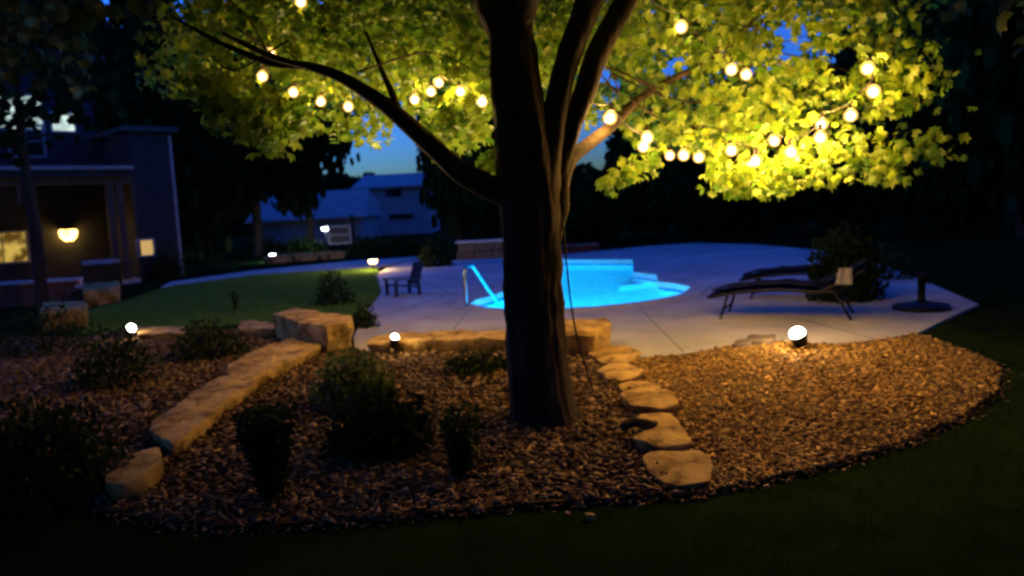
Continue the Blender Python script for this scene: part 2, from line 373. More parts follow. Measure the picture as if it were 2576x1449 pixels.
def scatter(base_v, base_f, pos, scale, Rm, jit=0):
    n = len(pos); kv = len(base_v); V = np.broadcast_to(base_v, (n, kv, 3)) * (scale[:, None, :] if scale.ndim == 2 else scale[:, None, None])
    if jit: V = V * RNG.uniform(1 - jit, 1 + jit, (n, kv, 1))
    V = np.einsum('nij,nkj->nki', Rm, V) + pos[:, None, :]
    F = (base_f[None] + (np.arange(n) * kv)[:, None, None]).reshape(-1, base_f.shape[1]); return V.reshape(-1, 3), F
def bed_z(Y): T = np.clip((Y - 4.2) / 4, 0, 1); return .02 + (DZ - .02) * T * T * (3 - 2 * T)
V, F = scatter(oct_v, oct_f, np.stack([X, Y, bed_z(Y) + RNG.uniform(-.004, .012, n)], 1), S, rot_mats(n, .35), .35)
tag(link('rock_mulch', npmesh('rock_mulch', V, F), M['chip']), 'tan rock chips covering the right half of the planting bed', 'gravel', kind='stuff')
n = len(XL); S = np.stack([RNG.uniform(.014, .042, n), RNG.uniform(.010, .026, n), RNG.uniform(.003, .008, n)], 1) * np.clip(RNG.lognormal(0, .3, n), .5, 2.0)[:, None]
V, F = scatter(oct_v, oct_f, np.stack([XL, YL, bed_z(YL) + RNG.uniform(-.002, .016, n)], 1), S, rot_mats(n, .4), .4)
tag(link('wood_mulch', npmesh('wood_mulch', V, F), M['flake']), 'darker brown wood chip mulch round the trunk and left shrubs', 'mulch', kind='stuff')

edge = resample([G(x, y).to_2d() for x, y in bed_px[1:20]], .03)[:-1]; edge = [p for p in edge if proj(np.array([[p.x, p.y, 0]]))[1][0] > 930]
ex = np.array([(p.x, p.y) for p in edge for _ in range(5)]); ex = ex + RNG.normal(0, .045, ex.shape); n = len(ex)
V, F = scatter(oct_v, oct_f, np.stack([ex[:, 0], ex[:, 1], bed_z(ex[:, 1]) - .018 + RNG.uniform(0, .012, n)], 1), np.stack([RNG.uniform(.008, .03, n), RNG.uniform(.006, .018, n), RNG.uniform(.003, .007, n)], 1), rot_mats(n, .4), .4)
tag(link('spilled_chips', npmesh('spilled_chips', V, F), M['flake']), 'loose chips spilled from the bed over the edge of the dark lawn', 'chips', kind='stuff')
n = 420; X = RNG.uniform(-4.5, 5, n); Y = RNG.uniform(4.4, 8.6, n); k = in_poly(X, Y, bl); X, Y = X[k], Y[k]; n = len(X)
FALLEN = (X, Y)

# grass blades: dark front lawn and the strip of lawn by the path
def grass(name, X, Y, label, hmin, hmax, wid, m='blade'):
    n = len(X); bv = np.array([(-.5, 0, 0), (.5, 0, 0), (.1, .25, 1)]); bf = np.array([(0, 1, 2)])
    T = np.clip((Y - 4.2) / 4, 0, 1); Z = .02 + (DZ - .02) * T * T * (3 - 2 * T) - .034
    H = RNG.uniform(hmin, hmax, n); S = np.stack([np.full(n, wid), H, H], 1)
    V, F = scatter(bv, bf, np.stack([X, Y, Z], 1), S, rot_mats(n, .25)); return tag(link(name, npmesh(name, V, F), M[m]), label, 'grass', kind='stuff')
n = 60000; X = RNG.uniform(-7, 8, n); Y = RNG.uniform(2.2, 8, n); k = ~in_poly(X, Y, offset_loop([p.to_2d() for p in BED], .015)) & ~in_poly(X, Y, DECK) & (np.abs(X) < Y * .75 + .3)
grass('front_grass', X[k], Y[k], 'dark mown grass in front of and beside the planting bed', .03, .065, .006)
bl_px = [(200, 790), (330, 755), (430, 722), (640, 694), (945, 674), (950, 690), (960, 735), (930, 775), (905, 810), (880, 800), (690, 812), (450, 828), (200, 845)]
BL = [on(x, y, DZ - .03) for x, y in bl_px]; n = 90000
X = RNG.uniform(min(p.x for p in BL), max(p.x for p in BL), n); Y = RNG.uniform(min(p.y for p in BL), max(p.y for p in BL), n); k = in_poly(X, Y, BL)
grass('back_grass', X[k], Y[k], 'green grass strip between the concrete path and the stone edging', .04, .09, .012, 'blade_lit')

# ================================================================== STONES
def slab(name, pts, h, label, cat, m='stone', group=None, z=None, seed=0, sink=.03, rough=.02, tilt=0):
    loop = [p.to_2d() for p in pts]; loop = resample(loop, .05); n = len(loop)
    for _ in range(1): loop = [(loop[i - 1] + loop[i] * 2 + loop[(i + 1) % n]) / 4 for i in range(n)]
    c = sum(loop, Vector((0, 0))) / n; zb = (z if z is not None else min(p.z for p in pts))
    bm = bmesh.new(); rings = []
    spec = [(.90, -sink), (.93, h * .12), (.99, h * .5), (1.01, h * .82), (.985, h * .97), (.94, h), (.65, h * 1.01), (.33, h * 1.02)]
    for kf, zz in spec:
        r = []
        for p in loop:
            q = c + (p - c) * kf; f = 1 + .09 * noise.noise((q.x * 3.5 + seed, q.y * 3.5, zz * 7)) + .05 * noise.noise((q.x * 10, q.y * 10 + seed, zz * 16))
            q = c + (q - c) * f
            gz = hgt(q.x, q.y) - hgt(c.x, c.y) if z is None else 0
            w = Vector((q.x - c.x, q.y - c.y, zz + gz + (rough * noise.noise((q.x * 4, q.y * 4, seed)) + rough * .7 * noise.noise((q.x * 14, q.y * 14, seed + 4)) + tilt * (q.x - c.x) if zz > 0 else 0)))
            r.append(bm.verts.new(w))
        rings.append(r)
    for a, b in zip(rings, rings[1:]):
        for i in range(n): bm.faces.new((a[i], a[(i + 1) % n], b[(i + 1) % n], b[i]))
    ct = bm.verts.new((0, 0, h * 1.02))
    for i in range(n): bm.faces.new((rings[-1][i], rings[-1][(i + 1) % n], ct))
    o = bm_obj(name, bm, M[m], None, True, (c.x, c.y, hgt(c.x, c.y) if z is None else z)); o.data.set_sharp_from_angle(angle=R(28)); return tag(o, label, cat, group)
GP = lambda L: [G(x, y) for x, y in L]
ss = 'stepping stones leading down from the deck'
steps = [([(1478, 898), (1518, 880), (1580, 881), (1612, 897), (1592, 922), (1518, 922)], .045, 'round yellow stepping stone right against the deck edge'),
         ([(1503, 938), (1540, 924), (1592, 927), (1624, 942), (1596, 966), (1526, 968)], .05, 'stepping stone second from the deck, with a dark lower edge'),
         ([(1550, 974), (1600, 965), (1655, 972), (1664, 988), (1590, 998)], .022, 'dull half-buried stepping stone below the pale flat one, third from the deck'),
         ([(1558, 1012), (1600, 1001), (1682, 1004), (1710, 1036), (1684, 1048), (1584, 1042)], .075, 'pale flat stepping stone with thick shadowed front, fourth from the deck'),
         ([(1596, 1085), (1610, 1058), (1692, 1060), (1738, 1116), (1742, 1138), (1660, 1150), (1594, 1132)], .06, 'large stepping stone with a dark stick lying on it'),
         ([(1618, 1166), (1640, 1152), (1764, 1146), (1798, 1186), (1782, 1228), (1700, 1236), (1646, 1208)], .04, 'broad pitted stepping stone nearest the dark lawn')]
steps[2] = (steps[2][0], steps[2][1], 'dull half-buried stepping stone, third from the deck')
for i, (pp, h, lb) in enumerate(steps): slab('stepping_stone', GP(pp), h, lb, 'stone', group=ss, seed=i * 3.1)
tr = 'flat slabs in a row climbing to the big block'
for i, (pp, h, lb) in enumerate([([(575, 945), (640, 905), (720, 876), (795, 866), (808, 892), (742, 928), (642, 983), (580, 992)], .11, 'long smooth slab reaching up to the big stone block'),
        ([(478, 1020), (575, 962), (650, 985), (562, 1048), (480, 1066)], .10, 'second slab down from the big block, broken narrow middle slab'),
        ([(385, 1092), (470, 1030), (567, 1043), (522, 1092), (442, 1148), (385, 1122)], .10, 'third slab down from the big block, with a dark pit in its top'),
        ([(268, 1248), (330, 1184), (405, 1158), (412, 1208), (362, 1248), (290, 1268)], .12, 'lowest slab of the row, rounded end stone by the dark lawn')]):
    slab('stone_slab', GP(pp), h, lb, 'stone', group=tr, seed=20 + i * 2.3)
slab('stone_block', GP([(690, 852), (745, 835), (893, 862), (890, 884), (825, 892), (760, 880)]), .33, 'big squared limestone block above the row of slabs', 'stone', seed=41, rough=.02)
slab('edging_stone', GP([(598, 850), (690, 852), (700, 832), (610, 828)]), .12, 'small low limestone just left of the big block', 'stone', seed=44)
slab('edging_stone', GP([(350, 856), (470, 852), (470, 836), (345, 838)]), .09, 'low dim limestone beside the left spotlight', 'stone', seed=47)
slab('edging_stone', GP([(925, 892), (1100, 888), (1275, 884), (1290, 862), (1130, 858), (930, 874)]), .14, 'long low limestone edging at the deck, left of the trunk', 'stone', seed=51)
slab('edging_stone', GP([(1385, 897), (1498, 898), (1541, 878), (1530, 858), (1400, 866)]), .27, 'thick limestone block at the deck, just right of the trunk', 'stone', seed=55, rough=.02)
for pp, lb in (([(1840, 880), (1890, 874), (1893, 866), (1850, 870)], 'thin dark stone sunk in the deck edge, the smaller one'), ([(1875, 872), (1948, 868), (1952, 856), (1885, 856)], 'dark flat stone at the deck edge nearest the right spotlight')):
    slab('dark_stone', GP(pp), .06, lb, 'stone', 'stone_dark', seed=60)
slab('stone_block', [on(x, y, DZ) for x, y in ((214, 772), (305, 757), (300, 738), (212, 746))], .34, 'squared yellow-lit block at the corner of the porch', 'stone', seed=63, z=DZ - .03)
slab('stone_block', [on(x, y, DZ) for x, y in ((105, 830), (225, 822), (222, 802), (115, 806))], .34, 'dim brown block in front of the porch, behind dark shrubs', 'stone', seed=66, z=DZ - .03)
wl_ = [(685, 662, 740, 656), (742, 657, 802, 652), (804, 652, 868, 648)]
for i, (a, b, c, d) in enumerate(wl_):
    p, q = on(a, b, DZ), on(c, d, DZ); u = (q - p).normalized(); v = Vector((-u.y, u.x, 0)) * .5
    slab('wall_stone', [p, q, q + v, p + v], .26, ['left', 'middle', 'right'][i] + ' block of the low pale stone wall behind the path', 'stone', group='low stone wall behind the path', seed=70 + i, z=DZ - .03)
bm = bmesh.new(); pa, pb = G(1568, 1112), G(1652, 1094)
pts = [pa + (pb - pa) * t + Vector((0, .02 * math.sin(t * 7), .10 + .02 * math.sin(t * 5))) for t in np.linspace(0, 1, 8)]
add_tube(bm, pts, [.03, .034, .036, .034, .036, .04, .03, .018], 8); add_tube(bm, [pts[4], pts[4] + Vector((-.05, .08, .03)), pts[4] + Vector((-.1, .12, .03))], [.018, .014, .006], 6)
tag(bm_obj('fallen_stick', bm, M['bark'], None, True), 'short dark forked stick lying across a stepping stone', 'stick')
p = on(1485, 1300, 0)
slab('pale_stone', [p + Vector((.032 * math.cos(a), .036 * math.sin(a), 0)) for a in np.linspace(0, 5.6, 9)], .016, 'small pale pebble alone on the dark front lawn', 'stone', seed=81, z=0)

# ================================================================== THE MAPLE
TB = G(1370, 1050); TY = TB.y
maple = tag(empty('maple_tree', TB), 'large maple with dark forked trunk and string lights in its crown', 'tree')
def bark_bump(p, an, i):
    return .09 * noise.noise((math.cos(an) * 3.2, math.sin(an) * 3.2, p.z * 1.6)) + .085 * noise.ridged_multi_fractal((math.cos(an) * 6, math.sin(an) * 6, p.z * 1.6), .9, 2, 3, 1, 2) - .10 + .05 * noise.noise((math.cos(an) * 9, math.sin(an) * 9, p.z * 7))
def limb(name, spec, sides=20, n=10, rel=True):
    """spec: (px, py, depth, half width px)"""
    P = curve_pts([at(x, y, d) for x, y, d, w in spec], n); rr = []
    for i in range(len(spec) - 1):
        for k in range(n): rr.append((spec[i][3] + (spec[i + 1][3] - spec[i][3]) * k / n) * (spec[i][2] + (spec[i + 1][2] - spec[i][2]) * k / n) / 2000)
    rr.append(spec[-1][3] * spec[-1][2] / 2000)
    V, F = tube_np(P, rr, sides, bark_bump); V = [v - TB for v in V]
    me = npmesh(name, V, F); me.polygons.foreach_set('use_smooth', [True] * len(F)); return link(name, me, M['bark'], maple), P, rr
limb('trunk', [(1376, 1085, TY, 112), (1372, 1062, TY, 96), (1366, 1030, TY, 82), (1361, 980, TY, 78), (1352, 900, TY, 75), (1340, 750, TY, 75), (1337, 620, TY, 71), (1330, 500, TY, 73), (1318, 400, TY, 72), (1308, 300, TY, 65),
              (1297, 200, TY + .02, 60), (1286, 100, TY + .05, 54), (1262, 0, TY + .1, 66), (1235, -150, TY + .2, 60), (1230, -400, TY + .3, 48), (1260, -800, TY + .4, 34)], 60, 16)
limb('limb', [(1345, 520, TY, 60), (1365, 420, TY + .02, 46), (1385, 330, TY + .05, 36), (1402, 250, TY + .08, 30), (1428, 146, TY + .12, 30), (1482, 0, TY + .2, 33), (1530, -180, TY + .3, 28), (1560, -450, TY + .4, 20)])
limb('limb', [(1398, 470, TY + .1, 24), (1418, 385, TY + .14, 24), (1448, 290, TY + .2, 26), (1474, 220, TY + .24, 28), (1500, 140, TY + .3, 28), (1575, 0, TY + .4, 27), (1680, -180, TY + .7, 22), (1800, -350, TY + 1, 15)])
limb('limb', [(1388, 620, TY + .05, 18), (1402, 520, TY + .08, 28), (1410, 450, TY + .12, 24), (1440, 395, TY + .3, 19), (1490, 355, TY + .6, 17), (1540, 315, TY + .9, 14), (1600, 255, TY + 1.3, 11), (1690, 200, TY + 1.8, 8), (1800, 150, TY + 2.2, 5)])
limb('limb', [(1300, 500, TY, 34), (1220, 466, TY - .02, 30), (1150, 425, TY - .02, 28), (1050, 335, TY + .0, 24), (965, 262, TY + .05, 19), (860, 196, TY + .12, 14), (770, 166, TY + .2, 10), (680, 158, TY + .3, 9), (560, 110, TY + .4, 6), (430, 40, TY + .6, 3)])
limb('branch', [(1008, 300, TY + .02, 9), (988, 240, TY + .06, 9), (958, 172, TY + .1, 6), (920, 80, TY + .2, 4)], 10)
limb('branch', [(790, 172, TY + .18, 7), (690, 145, TY + .15, 8), (630, 118, TY + .1, 7), (560, 84, TY + .1, 4)], 10)
limb('branch', [(1300, 100, TY + .1, 30), (1340, -60, TY - .6, 24), (1300, -300, TY - 1.6, 18), (1250, -700, TY - 2.6, 10)], 12)
limb('branch', [(1262, 60, TY + .1, 30), (1120, -100, TY + .3, 22), (900, -250, TY + .6, 14), (650, -350, TY + 1, 8)], 12)
# knot on the right of the trunk
bm = bmesh.new(); kp = at(1417, 515, TY + .12) - TB
bmesh.ops.create_icosphere(bm, subdivisions=3, radius=.07, matrix=Matrix.Translation(kp) @ Matrix.Diagonal((.8, .9, 1.35, 1)))
for v in bm.verts: v.co += (v.co - kp) * .3 * noise.noise(v.co * 12)
bm_obj('bark_knot', bm, M['bark'], maple, True)

# string light bulbs: (px, py, depth)
STR_A = [(757, 5, 8.4, .6), (680, 135, 8.2, .5), (660, 192, 8.4, .55), (738, 232, 8.7, .8), (807, 255, 8.8), (876, 268, 8.9), (985, 268, 9.6), (1043, 250, 8.9, 1.5), (1084, 230, 8.8, 1.6), (1104, 208, 9.1, 1.6), (1158, 230, 8.6, 1.5), (1213, 255, 7.9, 1.3)]
STR_B = [(1535, 296, TY + .52, .75), (1619, 368, 7.2, .22), (1628, 346, 7.0, .22), (1685, 391, 8.8, .45), (1720, 390, 7.5, .38), (1758, 395, 7.6, .45), (1840, 378, 7.2, .65), (1900, 405, 7.1, .9), (1948, 354, 7.5, .9), (1990, 382, 7.1), (2063, 345, 6.9), (2066, 313, 7.1), (2140, 290, 6.7, .65), (2197, 230, 6.6, .3), (2183, 172, 6.6, .25)]
STR_C = [(1713, 68, 6.9), (1840, 175, 7.4), (1877, 187, 7.8)]
BULBS = [q[:3] for s in (STR_A, STR_B, STR_C) for q in s]

# leaves
PROF = np.array([(-600, 60), (-300, 120), (0, 190), (200, 255), (330, 295), (440, 240), (560, 262), (600, 305), (680, 340), (740, 300), (800, 285), (860, 305), (920, 325), (1000, 300), (1100, 330), (1200, 350), (1260, 290), (1350, 330), (1440, 300), (1500, 270),
                 (1560, 330), (1600, 380), (1700, 388), (1800, 410), (1950, 425), (2080, 400), (2200, 375), (2300, 345), (2420, 340), (2500, 280), (2700, 180), (3200, 80)], float)
leaf_v = np.array([(0, -.42, -.1), (.2, -.16, .0), (.5, -.08, -.16), (.36, .12, -.03), (.40, .36, -.16), (.2, .28, .03), (0, .58, -.2), (-.2, .28, .03), (-.40, .36, -.16), (-.36, .12, -.03), (-.5, -.08, -.16), (-.2, -.16, .0)])
leaf_f = np.array([(0, 1, 11), (1, 2, 3), (3, 4, 5), (5, 6, 7), (7, 8, 9), (9, 10, 11), (1, 3, 5), (1, 5, 7), (1, 7, 11), (7, 9, 11)])
HOLES = [(1515, 190, 34), (1500, 385, 48), (1000, 385, 75), (2000, 105, 42), (2120, 165, 50), (1700, 165, 30), (1540, 210, 24)]
HOLES = [(hx + random.uniform(-.8, .8) * hr, hy + random.uniform(-.6, .6) * hr, hr * random.uniform(.25, .55)) for hx, hy, hr in HOLES for _ in range(9)]
def crown_leaves(C, Rad, ncl, per, spread, size, inner, ymin_in_frame, xlim=(-9e9, 9e9), prof=True, holes=True, dens=None, ztop=None):
    P = []
    while len(P) < ncl:
        v = RNG.normal(size=3); v /= np.linalg.norm(v); r = RNG.uniform(inner, 1) ** .6
        p = np.array(C) + v * np.array(Rad) * r
        if ztop and p[2] > ztop: continue
        if dens and RNG.uniform() > dens(p): continue
        P.append(p)
    P = np.array(P); n = ncl * per
    off = np.clip(RNG.normal(size=(n, 3)), -2, 2) * np.array(spread); pos = np.repeat(P, per, 0) + off; cl = np.repeat(np.arange(ncl), per)
    def ok(Q, marg):
        x, y, d = proj(Q); front = Q[:, 1] > .3; vis = front & (x > -150) & (x < 2726) & (y > -40)
        bad = np.zeros(len(Q), bool)
        if prof: bad |= front & (y > np.interp(x, PROF[:, 0], PROF[:, 1]) - marg)
        bad |= vis & (Q[:, 1] < ymin_in_frame)
        j = np.array([noise.noise((q[0] * .9, q[1] * .9, q[2] * 1.3)) for q in Q]) * 190 if abs(xlim[0]) < 9e8 and xlim[1] < 9e8 else 0
        bad |= vis & ((x < xlim[0] + j) | (x > xlim[1] + j + RNG.normal(0, 25, len(Q))))
        if holes:
            for hx, hy, hr in HOLES: bad |= vis & ((x - hx) ** 2 + (y - hy) ** 2 < hr * hr)
        for bx, by, bd in BULBS: bad |= ((x - bx) ** 2 + (y - by) ** 2 < (30 if Q is pos else 0) ** 2) & (Q[:, 1] < bd + .12)
        return ~bad
    kp = ok(P, 25); k = ok(pos, 0) & kp[cl]
    return pos[k], P[kp]
def leaves_mesh(name, pos, size, m, parent, origin, droop=.9):
    n = len(pos); Rm = rot_mats(n, droop); s = RNG.uniform(size[0], size[1], n)
    V, F = scatter(leaf_v, leaf_f, pos - np.array(origin), s, Rm, .16); return link(name, npmesh(name, V, F), m, parent)
CC = (TB.x + .1, TB.y + 1.3, 4.6)
band = lambda p: 1.0 if p[2] < 4.6 else .35
pos, cent = crown_leaves(CC, (5.9, 5.8, 3.4), 2800, 34, (.30, .30, .15), None, .15, TY + .55, xlim=(430, 2370), dens=band)
# hanging sprays along the lower rim
SPRAYS = [(560, 235, 7.2, 60), (600, 290, 7.2, 50), (680, 362, 7.0, 34), (676, 330, 7.0, 45), (655, 300, 7.2, 60), (735, 285, 7.2, 60), (870, 318, 7.2, 36), (940, 318, 8, 45), (1130, 335, 7.6, 55), (1170, 310, 7.4, 60), (1228, 425, 6.3, 26), (1238, 395, 6.35, 18),
          (1525, 465, 7.2, 24), (1552, 450, 7.2, 26), (1585, 430, 7.2, 30), (1625, 408, 7.3, 34), (1830, 440, 7.2, 50), (1850, 465, 7.1, 30), (1955, 470, 7.1, 30), (1940, 440, 7.2, 44), (2060, 405, 7.2, 60), (2200, 400, 7.2, 60), (2225, 435, 7.3, 30), (2330, 370, 7.5, 40), (2160, 200, 7.2, 30), (2250, 230, 7.2, 60), (1480, 290, 7.4, 30)]
sp = []
for x, y, d, r in SPRAYS:
    c = np.array(at(x, y, d)); w = r * d / 2000; q = np.clip(RNG.normal(size=(max(14, int(r * r * .035)), 3)), -1.6, 1.6) * (w * .6, w * .9 + .1, w * .6) + c; sp.append(q)
sp = np.concatenate(sp); x, y, d = proj(sp); k = np.ones(len(sp), bool)
for bx, by, bd in BULBS: k &= ~(((x - bx) ** 2 + (y - by) ** 2 < 26 ** 2) & (sp[:, 1] < bd + .05))
pos = np.concatenate([pos, sp[k]])
x, y, d = proj(pos); vis = (x > 0) & (x < 2576) & (y > 0); order = np.argsort(np.where(vis, d, 99)); single = order[:300]; rest = np.setdiff1d(np.arange(len(pos)), single)
# shoots joining leaf clusters to the limbs
shoot = []
crown = leaves_mesh('crown', pos[rest], (.07, .135), M['leaf'], maple, TB); crown['kind'] = 'stuff'
lm = npmesh('leaf', leaf_v * .11, leaf_f); lm.materials.append(M['leaf'])
Rs = rot_mats(300, .9)
for i, j in enumerate(single):
    o = bpy.data.objects.new('leaf', lm); COL.objects.link(o); o.parent = maple
    o.matrix_local = Matrix.Translation(Vector(pos[j]) - TB) @ Matrix(Rs[i].tolist()).to_4x4() @ Matrix.Scale(random.uniform(.75, 1.25), 4)
bm = bmesh.new(); hubs = [at(x, y, d) for x, y, d in ((1600, 255, TY + 1.3), (1800, 150, TY + 2.2), (860, 196, TY + .12), (680, 158, TY + .3), (958, 172, TY + .1), (1680, -180, TY + .7), (900, -250, TY + .6), (1230, -400, TY + .3), (1560, -450, TY + .4))]
for c in cent[::5]:
    c = Vector(c); h = min(hubs, key=lambda q: (q - c).length)
    if (h - c).length < 1.7 and c.y > TY + .5:
        jit = lambda k: Vector((random.uniform(-k, k), random.uniform(-k, k), random.uniform(-k * .4, k)))
        add_tube(bm, curve_pts([h + jit(.25) - TB, h.lerp(c, .4) + jit(.16) - TB, h.lerp(c, .7) + jit(.12) - TB, c - TB], 3), [.009 - .0006 * q for q in range(10)], 5)
tw = bm_obj('twigs', bm, M['bark'], maple, True); tw['kind'] = 'stuff'

X, Y = FALLEN; n = len(X); V, F = scatter(leaf_v, leaf_f, np.stack([X, Y, bed_z(Y) + .018], 1), RNG.uniform(.05, .10, n), rot_mats(n, .3), .15)
M['dry_leaf'] = leaf_mat('dry_leaf', (.11, .075, .03), (.26, .19, .09), .2, .02)
tag(link('fallen_leaves', npmesh('fallen_leaves', V, F), M['dry_leaf']), 'dry leaves scattered over the planting bed', 'leaves', kind='stuff')

# ================================================================== STRING LIGHTS
bm = bmesh.new(); bmesh.ops.create_uvsphere(bm, u_segments=16, v_segments=10, radius=.057)
for v in bm.verts:
    if v.co.z > .02: v.co.x *= 1 - (v.co.z - .02) * 14; v.co.y *= 1 - (v.co.z - .02) * 14; v.co.z *= 1.25
bulb_me = bpy.data.meshes.new('bulb'); bm.to_mesh(bulb_me); bm.free(); bulb_me.materials.append(M['bulb']); bulb_me.polygons.foreach_set('use_smooth', [True] * len(bulb_me.polygons))
bm = bmesh.new(); lathe(bm, [(.015, .05), (.02, .055), (.02, .10), (.012, .115)], sides=10)
sock_me = bpy.data.meshes.new('socket'); bm.to_mesh(sock_me); bm.free(); sock_me.materials.append(M['cord'])
bm = bmesh.new(); bmesh.ops.create_uvsphere(bm, u_segments=12, v_segments=8, radius=.033); fil_me = bpy.data.meshes.new('filament'); bm.to_mesh(fil_me); bm.free(); fil_me.materials.append(M['filament'])
def strand(pts, label, start, end, power):
    P = [at(*p[:3]) for p in pts]; o0 = P[0]; t = tag(empty('string_light', o0), label, 'string lights', 'strings of bulbs hung in the maple')
    wp = [start] + [p + Vector((0, 0, .11)) for p in P] + [end]; full = []
    for a, b in zip(wp, wp[1:]):
        L = (b - a).length
        full += [a + (b - a) * s + Vector((0, 0, -.06 * L * 4 * s * (1 - s))) for s in np.linspace(0, 1, 7)[:-1]]
    full.append(wp[-1]); bm = bmesh.new(); add_tube(bm, [q - o0 for q in full], .005, 6); bm_obj('wire', bm, M['cord'], t, True)
    for p, q in zip(P, pts):
        b = link('bulb', bulb_me, None, t, p - o0); s = link('socket', sock_me, None, b); link('filament', fil_me, None, b, (0, 0, -.004))
        b.rotation_euler = (random.uniform(-.2, .2), random.uniform(-.2, .2), 0)
        lamp('bulb_light', p - o0, power * (q[3] if len(q) > 3 else 1), WARM, .045, t)
strand(STR_A, 'string of warm bulbs looping under the left limb to the trunk', at(830, -80, 7), at(1270, 235, TY + .2), 16)
strand(STR_B, 'long string of warm bulbs sagging across the right side of the crown', at(1470, 250, TY + .25), at(2150, 60, 7.0), 45)
strand(STR_C, 'short string of three warm bulbs high right of the trunk', at(1600, -30, TY + .5), at(1960, 160, 8.2), 9)

# cord hanging beside the trunk
pts = curve_pts([at(1416, 560, TY - .02), at(1424, 650, TY - .03), at(1436, 760, TY + .0), at(1452, 850, TY + .05), at(1472, 920, TY + .15), G(1492, 985) + Vector((0, 0, .02)), G(1510, 1000) + Vector((0, 0, .02))], 8)
tag(tube('power_cord', pts, .007, M['cord']), 'thin dark cord hanging down right beside the trunk', 'cord')

# ================================================================== OTHER TREES
def tree_tube(bm, pts, rad): add_tube(bm, pts, rad, 10)
def shade_tree(x, y, C, Rad, ncl, label, xlim, seed):
    t = tag(empty('shade_tree', (x, y, 0)), label, 'tree', 'dark trees standing round the front lawn'); o = Vector((x, y, 0))
    bm = bmesh.new(); top = Vector(C) - o
    add_tube(bm, curve_pts([(0, 0, -.1), (.03, .02, 1), (-.05, .05, 2.4), top * .5 + Vector((0, 0, .8)), top], 5), [.32 - .26 * i / 20 for i in range(21)], 14); bm_obj('trunk', bm, M['bark'], t, True)
    for i in range(5):
        a = i * 1.26 + seed; e = top + Vector((math.cos(a) * Rad[0] * .7, math.sin(a) * Rad[1] * .7, random.uniform(-.5, 1)))
        tube('limb', curve_pts([Vector((-.03, .05, 2.3)), (e + Vector((0, 0, 2.4))) / 2 + Vector((0, 0, .3)), e], 5), [.13 - .01 * k for k in range(11)], M['bark'], t, 8)
    pos, _ = crown_leaves(C, Rad, ncl, 30, (.4, .4, .25), None, .2, 2.2, xlim, True, False)
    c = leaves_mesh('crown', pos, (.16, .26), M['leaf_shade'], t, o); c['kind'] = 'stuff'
shade_tree(-7.8, 4.6, (-7.2, 6.0, 5.4), (4.6, 5.0, 3.0), 420, 'dark tree at far left whose branches fill the top left corner', (-9e9, 520), .3)
shade_tree(8.6, 5.2, (8.0, 6.4, 5.6), (4.8, 5.0, 3.2), 420, 'dark tree at far right whose branches fill the top right corner', (2230, 9e9), .9)
shade_tree(-2.0, -4.5, (-1, -2.5, 5.8), (7.5, 5.0, 2.8), 420, 'large unseen tree added behind the viewer to shade the front lawn', (9e9, 9e9), 1.7)  # out of view, put there to cut sky light on the lawn

clump_v = np.array([(-.5, -.35, 0), (.1, -.5, .12), (.5, -.1, -.05), (.35, .4, .1), (-.2, .5, -.08), (-.5, .15, .1)]); clump_f = np.array([(0, 1, 2), (0, 2, 3), (0, 3, 4), (0, 4, 5)])
def crown_variant(seed, n, cone):
    r = np.random.default_rng(seed); lob = r.normal(size=(26, 3)); lob /= np.linalg.norm(lob, axis=1)[:, None]; lob *= r.uniform(.45, .85, (26, 1))
    i = r.integers(0, 26, n); p = lob[i] + np.clip(r.normal(size=(n, 3)), -2, 2) * .17
    if cone: f = np.clip(1.0 - (p[:, 2] + 1) * .36, .12, 1); p[:, 0] *= f; p[:, 1] *= f
    global RNG; old = RNG; RNG = r; V, F = scatter(clump_v, clump_f, p, r.uniform(.07, .15, n), rot_mats(n, 1.2)); RNG = old
    me = npmesh('crown', V, F); me.materials.append(M['leaf_far']); return me
VAR = [crown_variant(1, 5200, False), crown_variant(2, 5200, False), crown_variant(3, 5200, True), crown_variant(4, 520, False)]
bm = bmesh.new(); add_tube(bm, [(0, 0, -.2), (.02, 0, .35), (-.02, .02, .7), (0, 0, 1)], [.05, .04, .033, .02], 8); trunk_me = bpy.data.meshes.new('trunk'); bm.to_mesh(trunk_me); bm.free(); trunk_me.materials.append(M['bark'])
def far_tree(px, depth, r, z0, z1, var, label, ry=None):
    p = on(px, 600, 0); d = ray(px, 540); x = d.x / d.y * depth
    t = tag(empty('background_tree', (x, depth, 0)), label, 'tree', 'dark trees beyond the pool and lawn')
    tk = link('trunk', trunk_me, None, t); tk.scale = (r * 1.5, r * 1.5, (z0 + z1) / 2)
    c = link('crown', VAR[var], None, t, (0, 0, (z0 + z1) / 2)); c.scale = (r, ry or r, (z1 - z0) / 2); c.rotation_euler = (0, 0, random.uniform(0, 6)); c['kind'] = 'stuff'
